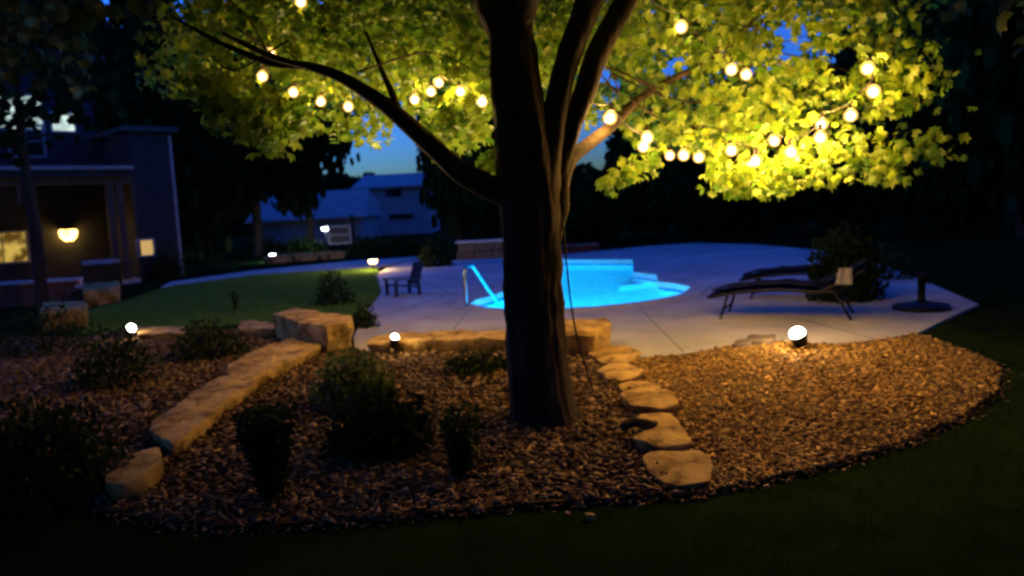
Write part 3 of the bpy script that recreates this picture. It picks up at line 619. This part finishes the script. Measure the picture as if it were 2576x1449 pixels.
FT = [(500, 31, 2.6, .2, 10, 0, 'black tree just right of the house corner'),
      (640, 33, 3.2, 1.7, 11, 1, 'dark tree overhanging the left end of the grey garage'),
      (775, 34, 2.4, 1.9, 11, 0, 'dark tree overhanging the middle of the grey garage'),
      (1150, 27, 1.5, .1, 9, 1, 'tall dark tree right of the sky gap, behind the raised planter'),
      (1250, 29, 2.0, .1, 9.5, 0, 'dark tree directly behind the left edge of the maple trunk'),
      (1360, 30, 1.6, .1, 9, 1, 'dark tree directly behind the right edge of the maple trunk'),
      (1500, 29.5, 1.6, .0, 2.9, 0, 'short dark tree under the small blue gap right of the trunk'),
      (1665, 30, 2.2, .0, 6.0, 1, 'dark tree behind the far right corner of the pool'),
      (1760, 29, 2.3, .0, 5.6, 2, 'pointed dark evergreen at the far edge of the deck, left of the loungers'),
      (1890, 29, 2.3, .0, 6.0, 0, 'dark tree at the far edge of the deck, above the loungers\' feet'),
      (2020, 28, 2.3, .0, 5.6, 1, 'dark tree at the far edge of the deck, left of the upright shrub'),
      (2150, 27, 2.3, .0, 6.2, 0, 'dark tree far behind the lounger backrests'),
      (2290, 25, 2.4, .0, 9.5, 1, 'dark tree far behind the round umbrella base'),
      (2430, 23, 2.6, .0, 11, 0, 'dark tree beyond the right corner of the deck'),
      (2570, 21, 2.6, .0, 11, 1, 'dark tree at the right edge behind the deck')]
FT += [(330, 38, 3.6, 2, 14, 0, 'tall dark tree rising behind the house wing'), (150, 37, 3.6, 2, 14, 1, 'tall dark tree rising behind the middle of the house'), (-20, 36, 3.6, 2, 14, 0, 'tall dark tree rising behind the left edge of the house'),
       (2330, 36, 3.2, .0, 13, 0, 'tall black tree in the row behind the round umbrella base'), (2500, 34, 3.2, .0, 13, 1, 'tall black tree in the row behind the right corner of the deck')]
FT += [(78, 15.5, 1.8, 2.9, 6.2, 3, 'small thin tree beside the porch, crossing the lit upper windows')]
for a in FT: far_tree(*a)
for x_, y_, r_, z_, lb in ((-13, .5, 4.2, 10, 'unseen tree added beyond the left edge to block sky, level with the viewer'), (-9, -9, 4.5, 10, 'unseen tree added behind the viewer on the left to block sky'), (1, -13, 5, 11, 'unseen tree added straight behind the viewer to block sky'), (10, -8, 4.5, 10, 'unseen tree added behind the viewer on the right to block sky'), (14, 2, 4.2, 10, 'unseen tree added beyond the right edge to block sky, level with the viewer'), (16, 11, 4.0, 9, 'unseen tree added beyond the right edge to block sky, level with the loungers')):  # unseen trees added only to keep sky light off the foreground
    t = tag(empty('background_tree', (x_, y_, 0)), lb, 'tree', 'dark trees standing round the front lawn'); tk = link('trunk', trunk_me, None, t); tk.scale = (r_ * 1.2, r_ * 1.2, z_ / 2)
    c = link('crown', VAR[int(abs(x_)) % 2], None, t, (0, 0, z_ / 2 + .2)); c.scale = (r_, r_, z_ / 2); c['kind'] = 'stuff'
n = 26000; wx = RNG.uniform(-75, 75, n); wy = RNG.uniform(72, 80, n); wz = RNG.uniform(0, 1, n) * np.array([4.9 + 1.0 * noise.noise((q * .16, 1, 0)) + .6 * noise.noise((q * .6, 5, 0)) for q in wx])
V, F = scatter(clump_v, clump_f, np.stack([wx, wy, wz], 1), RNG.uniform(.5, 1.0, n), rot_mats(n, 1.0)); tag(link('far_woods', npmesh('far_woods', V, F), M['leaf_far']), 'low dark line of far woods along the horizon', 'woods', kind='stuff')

# ================================================================== SHRUBS
sl_v = np.array([(0, -.5, 0), (.2, -.1, .05), (.12, .3, .02), (0, .55, -.06), (-.12, .3, .02), (-.2, -.1, .05)]); sl_f = np.array([(0, 1, 5), (1, 2, 4), (1, 4, 5), (2, 3, 4)])
def shrub(px, py, wpx, hpx, label, m='leaf_shrub', n=700, size=(.05, .09), z=None, cat='shrub', name='shrub', upright=False, group=None):
    b = G(px, py) if z is None else on(px, py, z); s = (b - Vector((0, 0, CAM_Z))).length / 2000; rx = wpx * s / 2; h = hpx * s * 1.05
    t = tag(empty(name, b), label, cat, group)
    if upright:
        k = n; a = RNG.uniform(0, 2 * np.pi, k); rr = RNG.uniform(0, 1, k) ** .5; tt = RNG.uniform(.05, 1, k)
        P = np.stack([np.cos(a) * rr * rx * (.35 + .65 * tt), np.sin(a) * rr * rx * (.35 + .65 * tt), tt * h], 1); tilt = .5
    else:
        v = RNG.normal(size=(n, 3)); v /= np.linalg.norm(v, axis=1)[:, None]; v[:, 2] = np.abs(v[:, 2]); r = RNG.uniform(.45, 1, n)
        lump = np.array([1 + .22 * noise.noise(Vector((q[0] * 2.2 + px, q[1] * 2.2, q[2] * 2.2))) for q in v]); P = v * (r * lump)[:, None] * np.array([rx, rx * .9, h]); tilt = .8
    V, F = scatter(sl_v, sl_f, P, RNG.uniform(size[0], size[1], n), rot_mats(n, tilt), .1)
    if upright: pass
    c = link('foliage', npmesh('foliage', V, F), M[m], t); c['kind'] = 'stuff'
    for i in range(5):
        a = i * 1.26; e = Vector((math.cos(a) * rx * .5, math.sin(a) * rx * .5, h * .7)); tube('stem', [Vector((0, 0, -.03)), e * .5 + Vector((0, 0, .02)), e], [.012, .009, .005], M['bark'], t, 5)
    return t
gs = 'shrubs in the planting bed'
shrub(530, 900, 205, 90, 'dark spreading shrub left of the big stone block', n=900, group=gs)
shrub(290, 965, 210, 120, 'dark shrub below the left spotlight', n=900, group=gs)
shrub(890, 1010, 230, 120, 'rounded shrub with lime lit top right of the slab row', 'leaf_lime', n=1300, group=gs)
shrub(960, 1130, 275, 150, 'wide black shrub in front of the lime-topped one', n=1900, group=gs)
shrub(1190, 935, 165, 55, 'low spreading plant just left of the trunk', n=700, size=(.04, .07), group=gs)
shrub(1262, 930, 60, 40, 'small low plant touching the left side of the trunk', n=200, size=(.04, .06), group=gs)
shrub(685, 1250, 150, 200, 'upright dark wispy shrub near the lawn, left of the wide black shrub', n=1500, size=(.05, .09), upright=True, group=gs)
shrub(1165, 1195, 120, 160, 'upright wispy shrub between the black shrub and the trunk', n=700, size=(.04, .08), upright=True, group=gs)
shrub(120, 885, 230, 115, 'dark shrub at the left edge in front of the porch', n=800, group=gs)
shrub(90, 1235, 380, 190, 'big black shrub in the lower left corner of the bed', n=2600, group=gs)
shrub(840, 770, 115, 88, 'leafy bush on the grass behind the big stone block', z=DZ - .03, n=500, size=(.06, .11))
shrub(593, 787, 34, 62, 'thin young sapling alone on the grass strip', z=DZ - .03, n=60, size=(.05, .08), upright=True, cat='sapling', name='sapling')
shrub(918, 828, 78, 60, 'small round black bush at the corner of the deck', z=DZ - .03, n=500, size=(.05, .08))
shrub(1098, 672, 96, 72, 'dark bush left of the raised planter beyond the deck', z=DZ - .03, n=700, size=(.12, .2))
shrub(2125, 752, 185, 165, 'tall dark bush standing behind the loungers', 'leaf_far', z=DZ, n=3600, size=(.07, .12))
shrub(425, 706, 92, 84, 'dark bush at the foot of the house corner', z=DZ - .03, n=600, size=(.1, .16))
shrub(2240, 700, 120, 80, 'faint low bush behind the round umbrella base', z=DZ, n=600, size=(.06, .1))
for i, px in enumerate((660, 760, 930, 1000)):
    shrub(px, 640, 130, 44, ['clipped hedge bush at the left foot of the grey garage', 'clipped hedge bush below the garage lamp', 'clipped hedge bush just right of the basketball hoop', 'clipped hedge bush left of the dark planter bush'][i], z=DZ - .03, n=600, size=(.16, .26), group='hedge bushes in front of the garage')

# ================================================================== DECK FURNITURE
def lounger(p, ang, label):
    t = tag(empty('sun_lounger', p, ang), label, 'sun lounger', 'sun loungers on the deck')
    W = .64
    for s in (0, 1):
        yv = s * W; tube('side_rail', curve_pts([(-.12, yv, .27), (.25, yv, .33), (.75, yv, .36), (1.15, yv, .33), (1.25, yv, .34)], 6), .02, M['black'], t)
        tube('leg', [(.12, yv, .31), (.02, yv, .0)], .016, M['black'], t); tube('leg', [(1.34, yv, .34), (1.52, yv, 0)], .016, M['black'], t)
        tube('back_rail', curve_pts([(1.15, yv, .33), (1.42, yv, .45), (1.68, yv, .60)], 5), .018, M['black'], t)
        tube('rail_extension', [(1.2, yv, .335), (1.44, yv, .345)], .018, M['black'], t)
    tube('cross_bar', [(-.12, 0, .27), (-.12, W, .27)], .02, M['black'], t); tube('cross_bar', [(.06, 0, .12), (.06, W, .12)], .012, M['black'], t)
    tube('back_prop', [(1.42, .04, .345), (1.52, .04, .5)], .012, M['black'], t)
    def sling(name, prof):
        bm = bmesh.new(); L = curve_pts([(x, 0, z) for x, z in prof], 6); rows = []
        for q in L: rows.append([bm.verts.new((q.x, .02 + (W - .04) * j / 6, q.z - .02 * math.sin(math.pi * j / 6))) for j in range(7)])
        for a, b in zip(rows, rows[1:]):
            for j in range(6): bm.faces.new((a[j], a[j + 1], b[j + 1], b[j]))
        bmesh.ops.solidify(bm, geom=bm.faces[:], thickness=.008); bm_obj(name, bm, M['sling'], t, True)
    sling('seat_sling', [(-.1, .29), (.25, .35), (.75, .38), (1.14, .35)]); sling('back_sling', [(1.17, .36), (1.42, .47), (1.67, .62)])
    def pad(name, prof):
        bm = bmesh.new(); L = curve_pts([(x, 0, z) for x, z in prof], 6)
        for q0, q1 in zip(L[::6], L[6::6]): pass
        rows = [[bm.verts.new((q.x, .03 + (W - .06) * j / 6, q.z + .05 + .012 * math.sin(math.pi * j / 6) + .008 * math.sin(q.x * 18))) for j in range(7)] for q in L]
        for a, b in zip(rows, rows[1:]):
            for j in range(6): bm.faces.new((a[j], a[j + 1], b[j + 1], b[j]))
        bmesh.ops.solidify(bm, geom=bm.faces[:], thickness=.06); bm_obj(name, bm, M['sling'], t, True)
    pad('seat_cushion', [(-.1, .29), (.25, .35), (.75, .38), (1.12, .35)]); pad('back_cushion', [(1.17, .38), (1.42, .49), (1.67, .64)])
    return t
p1 = on(1808, 802, DZ); p2 = on(2118, 806, DZ); ang = math.atan2(p2.y - p1.y, p2.x - p1.x)
lounger(p1, ang, 'near black sling lounger with its foot end over the deck')
q1 = on(1885, 752, DZ); lounger(q1, ang + .05, 'far black sling lounger just behind the near one')
tw_p = p1 + Matrix.Rotation(ang, 3, 'Z') @ Vector((1.58, .32, .69))
tp = on(2122, 712, .62)
bm = bmesh.new(); tl = at(2105, 676, 9.55); 
A, B, C_, D = at(2106, 674, 9.05), at(2142, 672, 9.08), at(2144, 716, 9.02), at(2098, 716, 9.0)
g = 6; rows = []
for i in range(g + 1):
    rows.append([bm.verts.new(A.lerp(B, j / g).lerp(D.lerp(C_, j / g), i / g) + Vector((0, -.03 - .02 * math.sin(j * 1.7) - .01 * math.sin(i * 2), 0))) for j in range(g + 1)])
for a, b in zip(rows, rows[1:]):
    for j in range(g): bm.faces.new((a[j], a[j + 1], b[j + 1], b[j]))
bmesh.ops.solidify(bm, geom=bm.faces[:], thickness=.02); tag(bm_obj('towel', bm, M['towel'], None, True), 'small pale towel hung over a lounger backrest', 'towel')
# umbrella on its round base
u = on(2318, 777, DZ); t = tag(empty('umbrella_base', u), 'empty round black umbrella base with short upright tube', 'umbrella base')
bm = bmesh.new(); lathe(bm, [(.33, 0), (.335, .03), (.31, .055), (.12, .085), (.05, .11)], sides=36); bm_obj('base', bm, M['black'], t, True)
bm = bmesh.new(); lathe(bm, [(.045, .10), (.045, .40), (.05, .40), (.05, .43), (.035, .43), (.033, .2)], sides=20, cap=False); bm_obj('tube', bm, M['black'], t, True)
tube('clamp_knob', [(.04, -.02, .33), (.10, -.05, .33)], .018, M['black'], t)

# handrail at the pool steps
f1 = on(1173, 772, DZ); t = tag(empty('pool_handrail', f1), 'bent steel handrail at the left end of the pool', 'handrail')
e = on(1290, 740, DZ) - f1; u_ = Vector((e.x, e.y, 0)).normalized(); 
for off in (Vector((0, 0, 0)),):
    pp = [Vector((0, 0, 0)), Vector((0, 0, .45)), u_ * .03 + Vector((0, 0, .58)), u_ * .08 + Vector((0, 0, .62)), u_ * .20 + Vector((0, 0, .63)), u_ * .27 + Vector((0, 0, .60)), u_ * .45 + Vector((0, 0, .44)), u_ * .72 + Vector((0, 0, .2)), u_ * 1.0 + Vector((0, 0, -.05)), u_ * 1.05 + Vector((0, 0, -.4))]
    tube('rail', [q + off for q in curve_pts(pp, 6)], .03, M['steel'], t, 12)
    bm = bmesh.new(); lathe(bm, [(.05, .0), (.05, .012), (.03, .03)], off, 16); bm_obj('floor_flange', bm, M['steel'], t, True)

# low dark chair on the left of the deck
c0 = on(1012, 742, DZ); t = tag(empty('low_chair', c0, .5), 'low dark blue chair standing alone on the left of the deck', 'chair')
navy = mat('navy_plastic', (.012, .016, .05), None, .5); M['navy'] = navy
for i in range(5): box('seat_slat', (-.2 + i * .1, 0, .2 - i * .012), (.085, .5, .02), navy, t)
for i in range(5): bm = bmesh.new(); add_box(bm, (.30, -.2 + i * .1, .38), (.02, .085, .42), bevel=.005, rot=Matrix.Rotation(.3, 3, 'Y')); bm_obj('back_slat', bm, navy, t)
for sx, sy in ((-.2, -.24), (-.2, .24), (.24, -.24), (.24, .24)): box('leg', (sx, sy, .13), (.06, .035, .26), navy, t)
for sy in (-.27, .27): box('arm', (.02, sy, .30), (.56, .07, .022), navy, t); box('arm_post', (-.2, sy, .27), (.05, .03, .05), navy, t)

# ================================================================== GARDEN LAMPS
def spotlight(px, py, label, power, aim, base=None, lens=.05, glow=4):
    g = G(*base) if base else G(px, py + 26); h = at(px, py, g.y); t = tag(empty('garden_spotlight', g), label, 'spotlight', 'spotlights staked in the planting bed')
    rel = h - g; tube('stake', [Vector((0, 0, -.05)), Vector((rel.x, 0, max(.03, rel.z - .05)))], .012, M['black'], t)
    dr = (Vector(aim) - h).normalized(); q = dr.to_track_quat('Z', 'Y').to_matrix().to_4x4(); q.translation = rel
    bm = bmesh.new(); lathe(bm, [(.02, -.13), (lens * .8, -.11), (lens, -.03), (lens * 1.08, .01), (lens * 1.0, .01), (lens * .95, -.012)], sides=20, cap=False); bm.transform(q); bm_obj('housing', bm, M['black'], t, True)
    bm = bmesh.new(); lathe(bm, [(lens * .97, -.01), (lens * .95, lens * .25), (lens * .75, lens * .65), (lens * .4, lens * .9), (.005, lens)], sides=20); bm.transform(q); bm_obj('lens', bm, M['lens'], t, True)
    lamp('lens_glow', rel + dr * lens * 1.3, glow, WARM2, lens, t)
    lamp('spotlight_beam', rel + dr * .05, power, WARM2, lens * .8, t, 'SPOT', rel + dr, R(76))
    return t
spotlight(330, 826, 'spotlight at the left, shining over the grass edge', 8, (TB.x - .8, TB.y + 1.6, 4.2), (332, 852), .06, 4)
spotlight(993, 850, 'spotlight on a short dark stake beside the long edging stone', 800, (TB.x - .3, TB.y + .8, 4.4), (992, 893), .045, 6)
spotlight(2007, 842, 'brightest spotlight, at the deck edge in front of the loungers', 230, (TB.x + .8, TB.y + .6, 4.4), (2010, 878), .08, 20)
def far_lamp(px, py, gy, z, label, m, power, col, r=.06):
    g = on(px, gy, DZ - .03); h = at(px, py, g.y); t = tag(empty('path_lamp', g), label, 'lamp')
    tube('post', [(0, 0, 0), (0, 0, h.z - g.z)], .02, M['black'], t)
    bm = bmesh.new(); lathe(bm, [(r * .9, -.05), (r * 1.1, .0), (r * 1.0, .05)], (0, 0, h.z - g.z), 16); bm_obj('lens', bm, M[m], t, True)
    bm = bmesh.new(); lathe(bm, [(r * 1.9, .05), (r * 1.5, .075), (.01, .12)], (0, 0, h.z - g.z), 16); bm_obj('cap', bm, M['black'], t, True)
    lamp('path_lamp_light', (0, 0, h.z - g.z), power, col, r, t)
far_lamp(940, 657, 684, 0, 'amber path lamp at the right end of the concrete path', 'amber', 120, (1, .6, .25), .10)
far_lamp(687, 643, 658, 0, 'white low lamp at the left end of the pale stone wall', 'cool', 85, (.8, .9, 1), .10)
far_lamp(823, 575, 640, 0, 'white post lamp left of the basketball hoop', 'cool', 85, (.8, .9, 1), .12)

# basketball hoop
g = on(892, 640, DZ - .03); t = tag(empty('basketball_hoop', g), 'basketball hoop with pale backboard on a dark post', 'basketball hoop')
s = g.y / 2000; box('post', (0, 0, .75), (.10, .10, 1.5), M['black'], t); box('arm', (-.25, -.06, .95), (.5, .06, .06), M['black'], t)
bb = mat('backboard', (.42, .41, .40), (.5, .48, .47), .5, 6); M['bb'] = bb
cx = (860 - 892) * s; cz = (640 - 590) * s + .02
box('backboard', (cx, -.12, cz), (58 * s, .03, 44 * s), M['stone_dark'], t)
for dx, dz, sx, sz in ((0, 21, 58, 4), (0, -21, 58, 4), (-27, 0, 4, 38), (27, 0, 4, 38), (0, 0, 50, 3)): box('backboard_stripe', (cx + dx * s, -.145, cz + dz * s), (sx * s, .02, sz * s), bb, t, bevel=.002)
bm = bmesh.new(); add_tube(bm, [(cx + .2 * math.cos(a), -.36 + .2 * math.sin(a), cz - 16 * s) for a in np.linspace(0, 2 * math.pi, 21)], .012, 6); bm_obj('rim', bm, M['black'], t, True)

# raised planters beyond the deck
def planter(L, R_, h, label, dep, mw, mc):
    p, q = on(*L, DZ - .03), on(*R_, DZ - .03); u = (q - p).normalized(); v = Vector((-u.y, u.x, 0)); c = (p + q) / 2 + v * dep / 2; a = math.atan2(u.y, u.x); ln = (q - p).length
    t = tag(empty('raised_planter', c, a), label, 'planter'); n = max(3, int(ln / .45))
    for r_ in range(2):
        for i in range(n): box('stone', (-ln / 2 + (i + .5) * ln / n + (.06 if r_ else 0), -dep / 2 + .12 + random.uniform(-.02, .02), (r_ + .5) * h / 2), (ln / n - .02, .24, h / 2 - .015), M[mw], t, bevel=.02)
    box('soil_fill', (0, .1, h / 2 - .02), (ln - .1, dep - .2, h - .04), M['soil'], t)
    for i in range(n): box('cap_stone', (-ln / 2 + (i + .5) * ln / n, -dep / 2 + .10, h + .035), (ln / n - .012, .36, .065), M[mc], t, bevel=.012)
planter((1148, 655), (1330, 646), .50, 'raised stone planter with pale cap behind the pool, left of trunk', 1.2, 'stone_dark', 'path')
planter((1400, 642), (1505, 634), .22, 'low reddish stone planter behind the pool, right of trunk', 1.0, 'brick', 'brick')

# ================================================================== HOUSE WITH PORCH
A = on(455, 697, DZ); B = on(0, 742, DZ); U = (B - A).to_2d().normalized(); rot = math.atan2(U.y, U.x)
house = tag(empty('house', (A.x, A.y, DZ - .03), rot), 'dark two-storey house with timber porch and lit windows', 'house')
# local x runs along the porch towards the viewer, local y: which side is towards the garden
side = 1 if (Matrix.Rotation(rot, 3, 'Z') @ Vector((0, 1, 0))).dot(Vector((0, 0, 0)) - A) > 0 else -1
hm = Matrix.Translation((A.x, A.y, DZ - .03)) @ Matrix.Rotation(rot, 4, 'Z')
def on_house(px, py, y):           # point of the plane local y = const seen at a pixel, in house coordinates
    inv = hm.inverted(); o = inv @ Vector((0, 0, CAM_Z)); d = inv.to_3x3() @ ray(px, py); t = (side * y - o.y) / d.y; return o + d * t
def hb(name, x0, x1, y0, y1, z0, z1, m, parent=house, bevel=.008):   # y measured towards the garden
    return box(name, ((x0 + x1) / 2, side * (y0 + y1) / 2, (z0 + z1) / 2), (x1 - x0, abs(y1 - y0), z1 - z0), M[m], parent, bevel=bevel)
WX = on_house(348, 620, 0).x
hb('wing_wall', 0, WX, -5.5, 0, 0, 4.05, 'siding')
for i in range(19): hb('siding_board', .01, WX - .01, .002, .022, .05 + i * .205, .05 + i * .205 + .19, 'siding', bevel=.004)
hb('wing_roof', -.22, WX + .2, -5.7, .25, 4.052, 4.18, 'shingle')
dsp = hb('downspout', -.10, -.012, -.09, .01, .1, 4.0, 'trim', bevel=.02)
hb('corner_board', WX - .05, WX + .05, .024, .05, .05, 2.85, 'post')
hb('main_wall', WX + .002, 11, -6, -2.5, 0, 6.2, 'siding')
hb('roof', WX - .25, 11.3, -6.3, -2.0, 6.202, 6.4, 'shingle')
hb('porch_floor', WX + .06, 11, -2.49, .15, .0, .12, 'path')
hb('porch_roof', WX + .06, 11.2, -2.49, .35, 2.98, 3.12, 'shingle'); hb('fascia', WX + .06, 11.2, .352, .39, 2.86, 3.14, 'siding'); hb('gutter', WX + .06, 11.2, .392, .48, 3.02, 3.12, 'trim', bevel=.02)
for i in range(16): hb('ceiling_board', WX + .06, 11, -2.48 + i * .175, -2.48 + i * .175 + .165, 2.93, 2.978, 'ceil', bevel=.003)
hb('porch_beam', WX + .06, 11, .02, .20, 2.66, 2.928, 'post')
for xx in (on_house(312, 620, .1).x, on_house(288, 620, .1).x, on_house(92, 620, .1).x, 6.2, 8.4): hb('porch_post', xx - .09, xx + .09, .02, .20, .122, 2.658, 'post', bevel=.012)
for xx in (on_house(92, 620, .1).x + .25, 6.45): hb('porch_brace', xx - .04, xx + .04, .03, .18, 2.2, 2.66, 'post')
def window(x0, x1, z0, z1, y, m, nx=2, nz=2):
    w = hb('window', x0, x1, y, y + .012, z0, z1, m, bevel=.002); 
    for a, b in ((x0 - .06, x0), (x1, x1 + .06)): hb('window_frame', a, b, y, y + .05, z0 - .06, z1 + .06, 'trim', w)
    for a, b in ((z0 - .06, z0), (z1, z1 + .06)): hb('window_frame', x0, x1, y + .001, y + .049, a, b, 'trim', w)
    for i in range(1, nx): xm = x0 + (x1 - x0) * i / nx; hb('glazing_bar', xm - .015, xm + .015, y + .014, y + .035, z0, z1, 'trim', w, .003)
    for i in range(1, nz): zm = z0 + (z1 - z0) * i / nz; hb('glazing_bar', x0, x1, y + .015, y + .034, zm - .015, zm + .015, 'trim', w, .003)
window(2.5, 3.3, 3.6, 4.4, -2.488, 'glass_dark')
def seen_window(a, b, c, d, y, m, nx, nz):
    p, q = on_house(a, b, y), on_house(c, d, y); window(min(p.x, q.x), max(p.x, q.x), min(p.z, q.z), max(p.z, q.z), y, m, nx, nz)
seen_window(-60, 590, 70, 655, -2.488, 'win_warm', 2, 1); seen_window(-70, 235, 108, 325, -2.488, 'win_cool', 3, 2); seen_window(128, 285, 188, 330, -2.488, 'win_cool', 1, 1)
seen_window(346, 606, 386, 640, .03, 'win_small', 1, 1)
# upper balcony rail over the porch roof
for i in range(30): hb('baluster', WX + .15 + i * .32, WX + .18 + i * .32, .20, .23, 3.122, 3.85, 'black', bevel=.004)
hb('balcony_rail', WX + .1, 11.1, .18, .25, 3.852, 3.92, 'black')
# lights of the porch
sp_ = on_house(172, 590, -2.3)
s_ = tag(empty('wall_sconce', hm @ sp_, rot), 'glowing yellow wall lamp under the porch roof', 'lamp')
bm = bmesh.new(); lathe(bm, [(.10, -.18), (.2, -.08), (.24, .08), (.2, .14)], sides=18); bm_obj('glass_shade', bm, M['sconce'], s_, True)
bm = bmesh.new(); lathe(bm, [(.24, .14), (.16, .2), (.02, .26)], sides=18); bm_obj('cap', bm, M['black'], s_, True); box('wall_bracket', (0, -side * .13, .1), (.06, .18, .1), M['black'], s_)
lamp('sconce_light', (0, 0, 0), 11, (1, .48, .09), .15, s_)
lo = on_house(60, 520, -1.0); cl = tag(empty('ceiling_lamp', hm @ Vector((6.3, side * -1.2, 2.80)), rot), 'flush lamp on the porch ceiling at the left edge', 'lamp')
bm = bmesh.new(); lathe(bm, [(.05, -.02), (.14, .03), (.16, .09), (.16, .125)], sides=18); bm_obj('glass_shade', bm, M['sconce'], cl, True)
lamp('ceiling_lamp_light', (0, 0, -.08), 5, (1, .6, .2), .12, cl)
# low brick wall and grill in front of the porch
p, q = on(20, 772, DZ - .03), on(172, 762, DZ - .03); u = (q - p); a = math.atan2(u.y, u.x); t = tag(empty('brick_wall', (p + q) / 2, a), 'low dark red brick wall with pale cap before the porch', 'wall')
L = u.length + .6
for r_ in range(6):
    for i in range(int(L / .23)): box('brick', (-L / 2 + .115 + i * .23 + (.11 if r_ % 2 else 0), 0, .035 + r_ * .075), (.215, .22, .066), M['brick'], t, bevel=.004)
for i in range(4): box('cap_stone', (-L / 2 + (i + .5) * L / 4, 0, .49), (L / 4 - .01, .32, .06), M['path'], t)
gp = on(262, 742, DZ); t = tag(empty('grill_cart', gp, rot), 'dark grill cart with pale lid standing at the porch', 'grill')
box('cabinet', (0, 0, .38), (.7, .5, .6), M['black'], t, bevel=.02); box('shelf', (-.5, 0, .66), (.3, .45, .04), M['black'], t); box('lid', (0, 0, .74), (.68, .48, .10), M['trim'], t, bevel=.04)
for sx in (-.3, .3):
    for sy in (-.2, .2): box('leg', (sx, sy, .04), (.06, .06, .08), M['black'], t)
tube('lid_handle', [(-.22, -side * -.28, .72), (.22, -side * -.28, .72)], .015, M['steel'], t)

# ================================================================== NEIGHBOURING BUILDINGS
def flat_house(name, L, R_, depth, eave_y, label, roof_rise, deep, win=None):
    a = at(L, 600, depth); b = at(R_, 600, depth); x0, x1 = a.x, b.x; z1 = at((L + R_) / 2, eave_y, depth).z; w = x1 - x0
    t = tag(empty(name, ((x0 + x1) / 2, depth, 0)), label, 'building')
    box('wall', (0, deep / 2, z1 / 2), (w, deep, z1), M['nwall'], t)
    n = int(z1 / .28)
    for i in range(n): box('siding_board', (0, -.012, .14 + i * z1 / n), (w - .02, .022, z1 / n - .03), M['nwall'], t, bevel=.004)
    bm = bmesh.new(); o = .35
    vs = [bm.verts.new(v) for v in ((-w / 2 - o, -o, z1), (w / 2 + o, -o, z1), (w / 2 + o, deep + o, z1), (-w / 2 - o, deep + o, z1), (-w / 2 - o * 0, deep / 2, z1 + roof_rise), (w / 2 + o * 0, deep / 2, z1 + roof_rise))]
    for f in ((0, 1, 5, 4), (2, 3, 4, 5), (1, 2, 5), (3, 0, 4), (3, 2, 1, 0)): bm.faces.new([vs[i] for i in f])
    bm_obj('roof', bm, M['nroof'], t)
    box('gutter', (0, -o - .05, z1 + .0), (w + 2 * o, .1, .12), M['trim'], t)
    for (wx, wy, ww, wh) in (win or []):
        c = at(wx, wy, depth); s = depth / 2000; wn_ = box('window', (c.x - (x0 + x1) / 2, -.03, c.z), (ww * s, .04, wh * s), M['glass_dark'], t)
        for sx in (-1, 1): box('window_frame', (c.x - (x0 + x1) / 2 + sx * (ww * s / 2 + .04), -.03, c.z), (.08, .06, wh * s + .16), M['trim'], wn_)
        for sz in (-1, 1): box('window_frame', (c.x - (x0 + x1) / 2, -.03, c.z + sz * (wh * s / 2 + .04)), (ww * s, .058, .08), M['trim'], wn_)
    return t
flat_house('garage', 640, 912, 44, 552, 'long low grey garage behind the hedge and lamps', 1.6, 6)
flat_house('neighbour_house', 905, 1085, 52, 470, 'pale sided neighbouring house under the blue sky gap', 1.0, 7, [(990, 486, 40, 18), (1010, 545, 60, 14)])
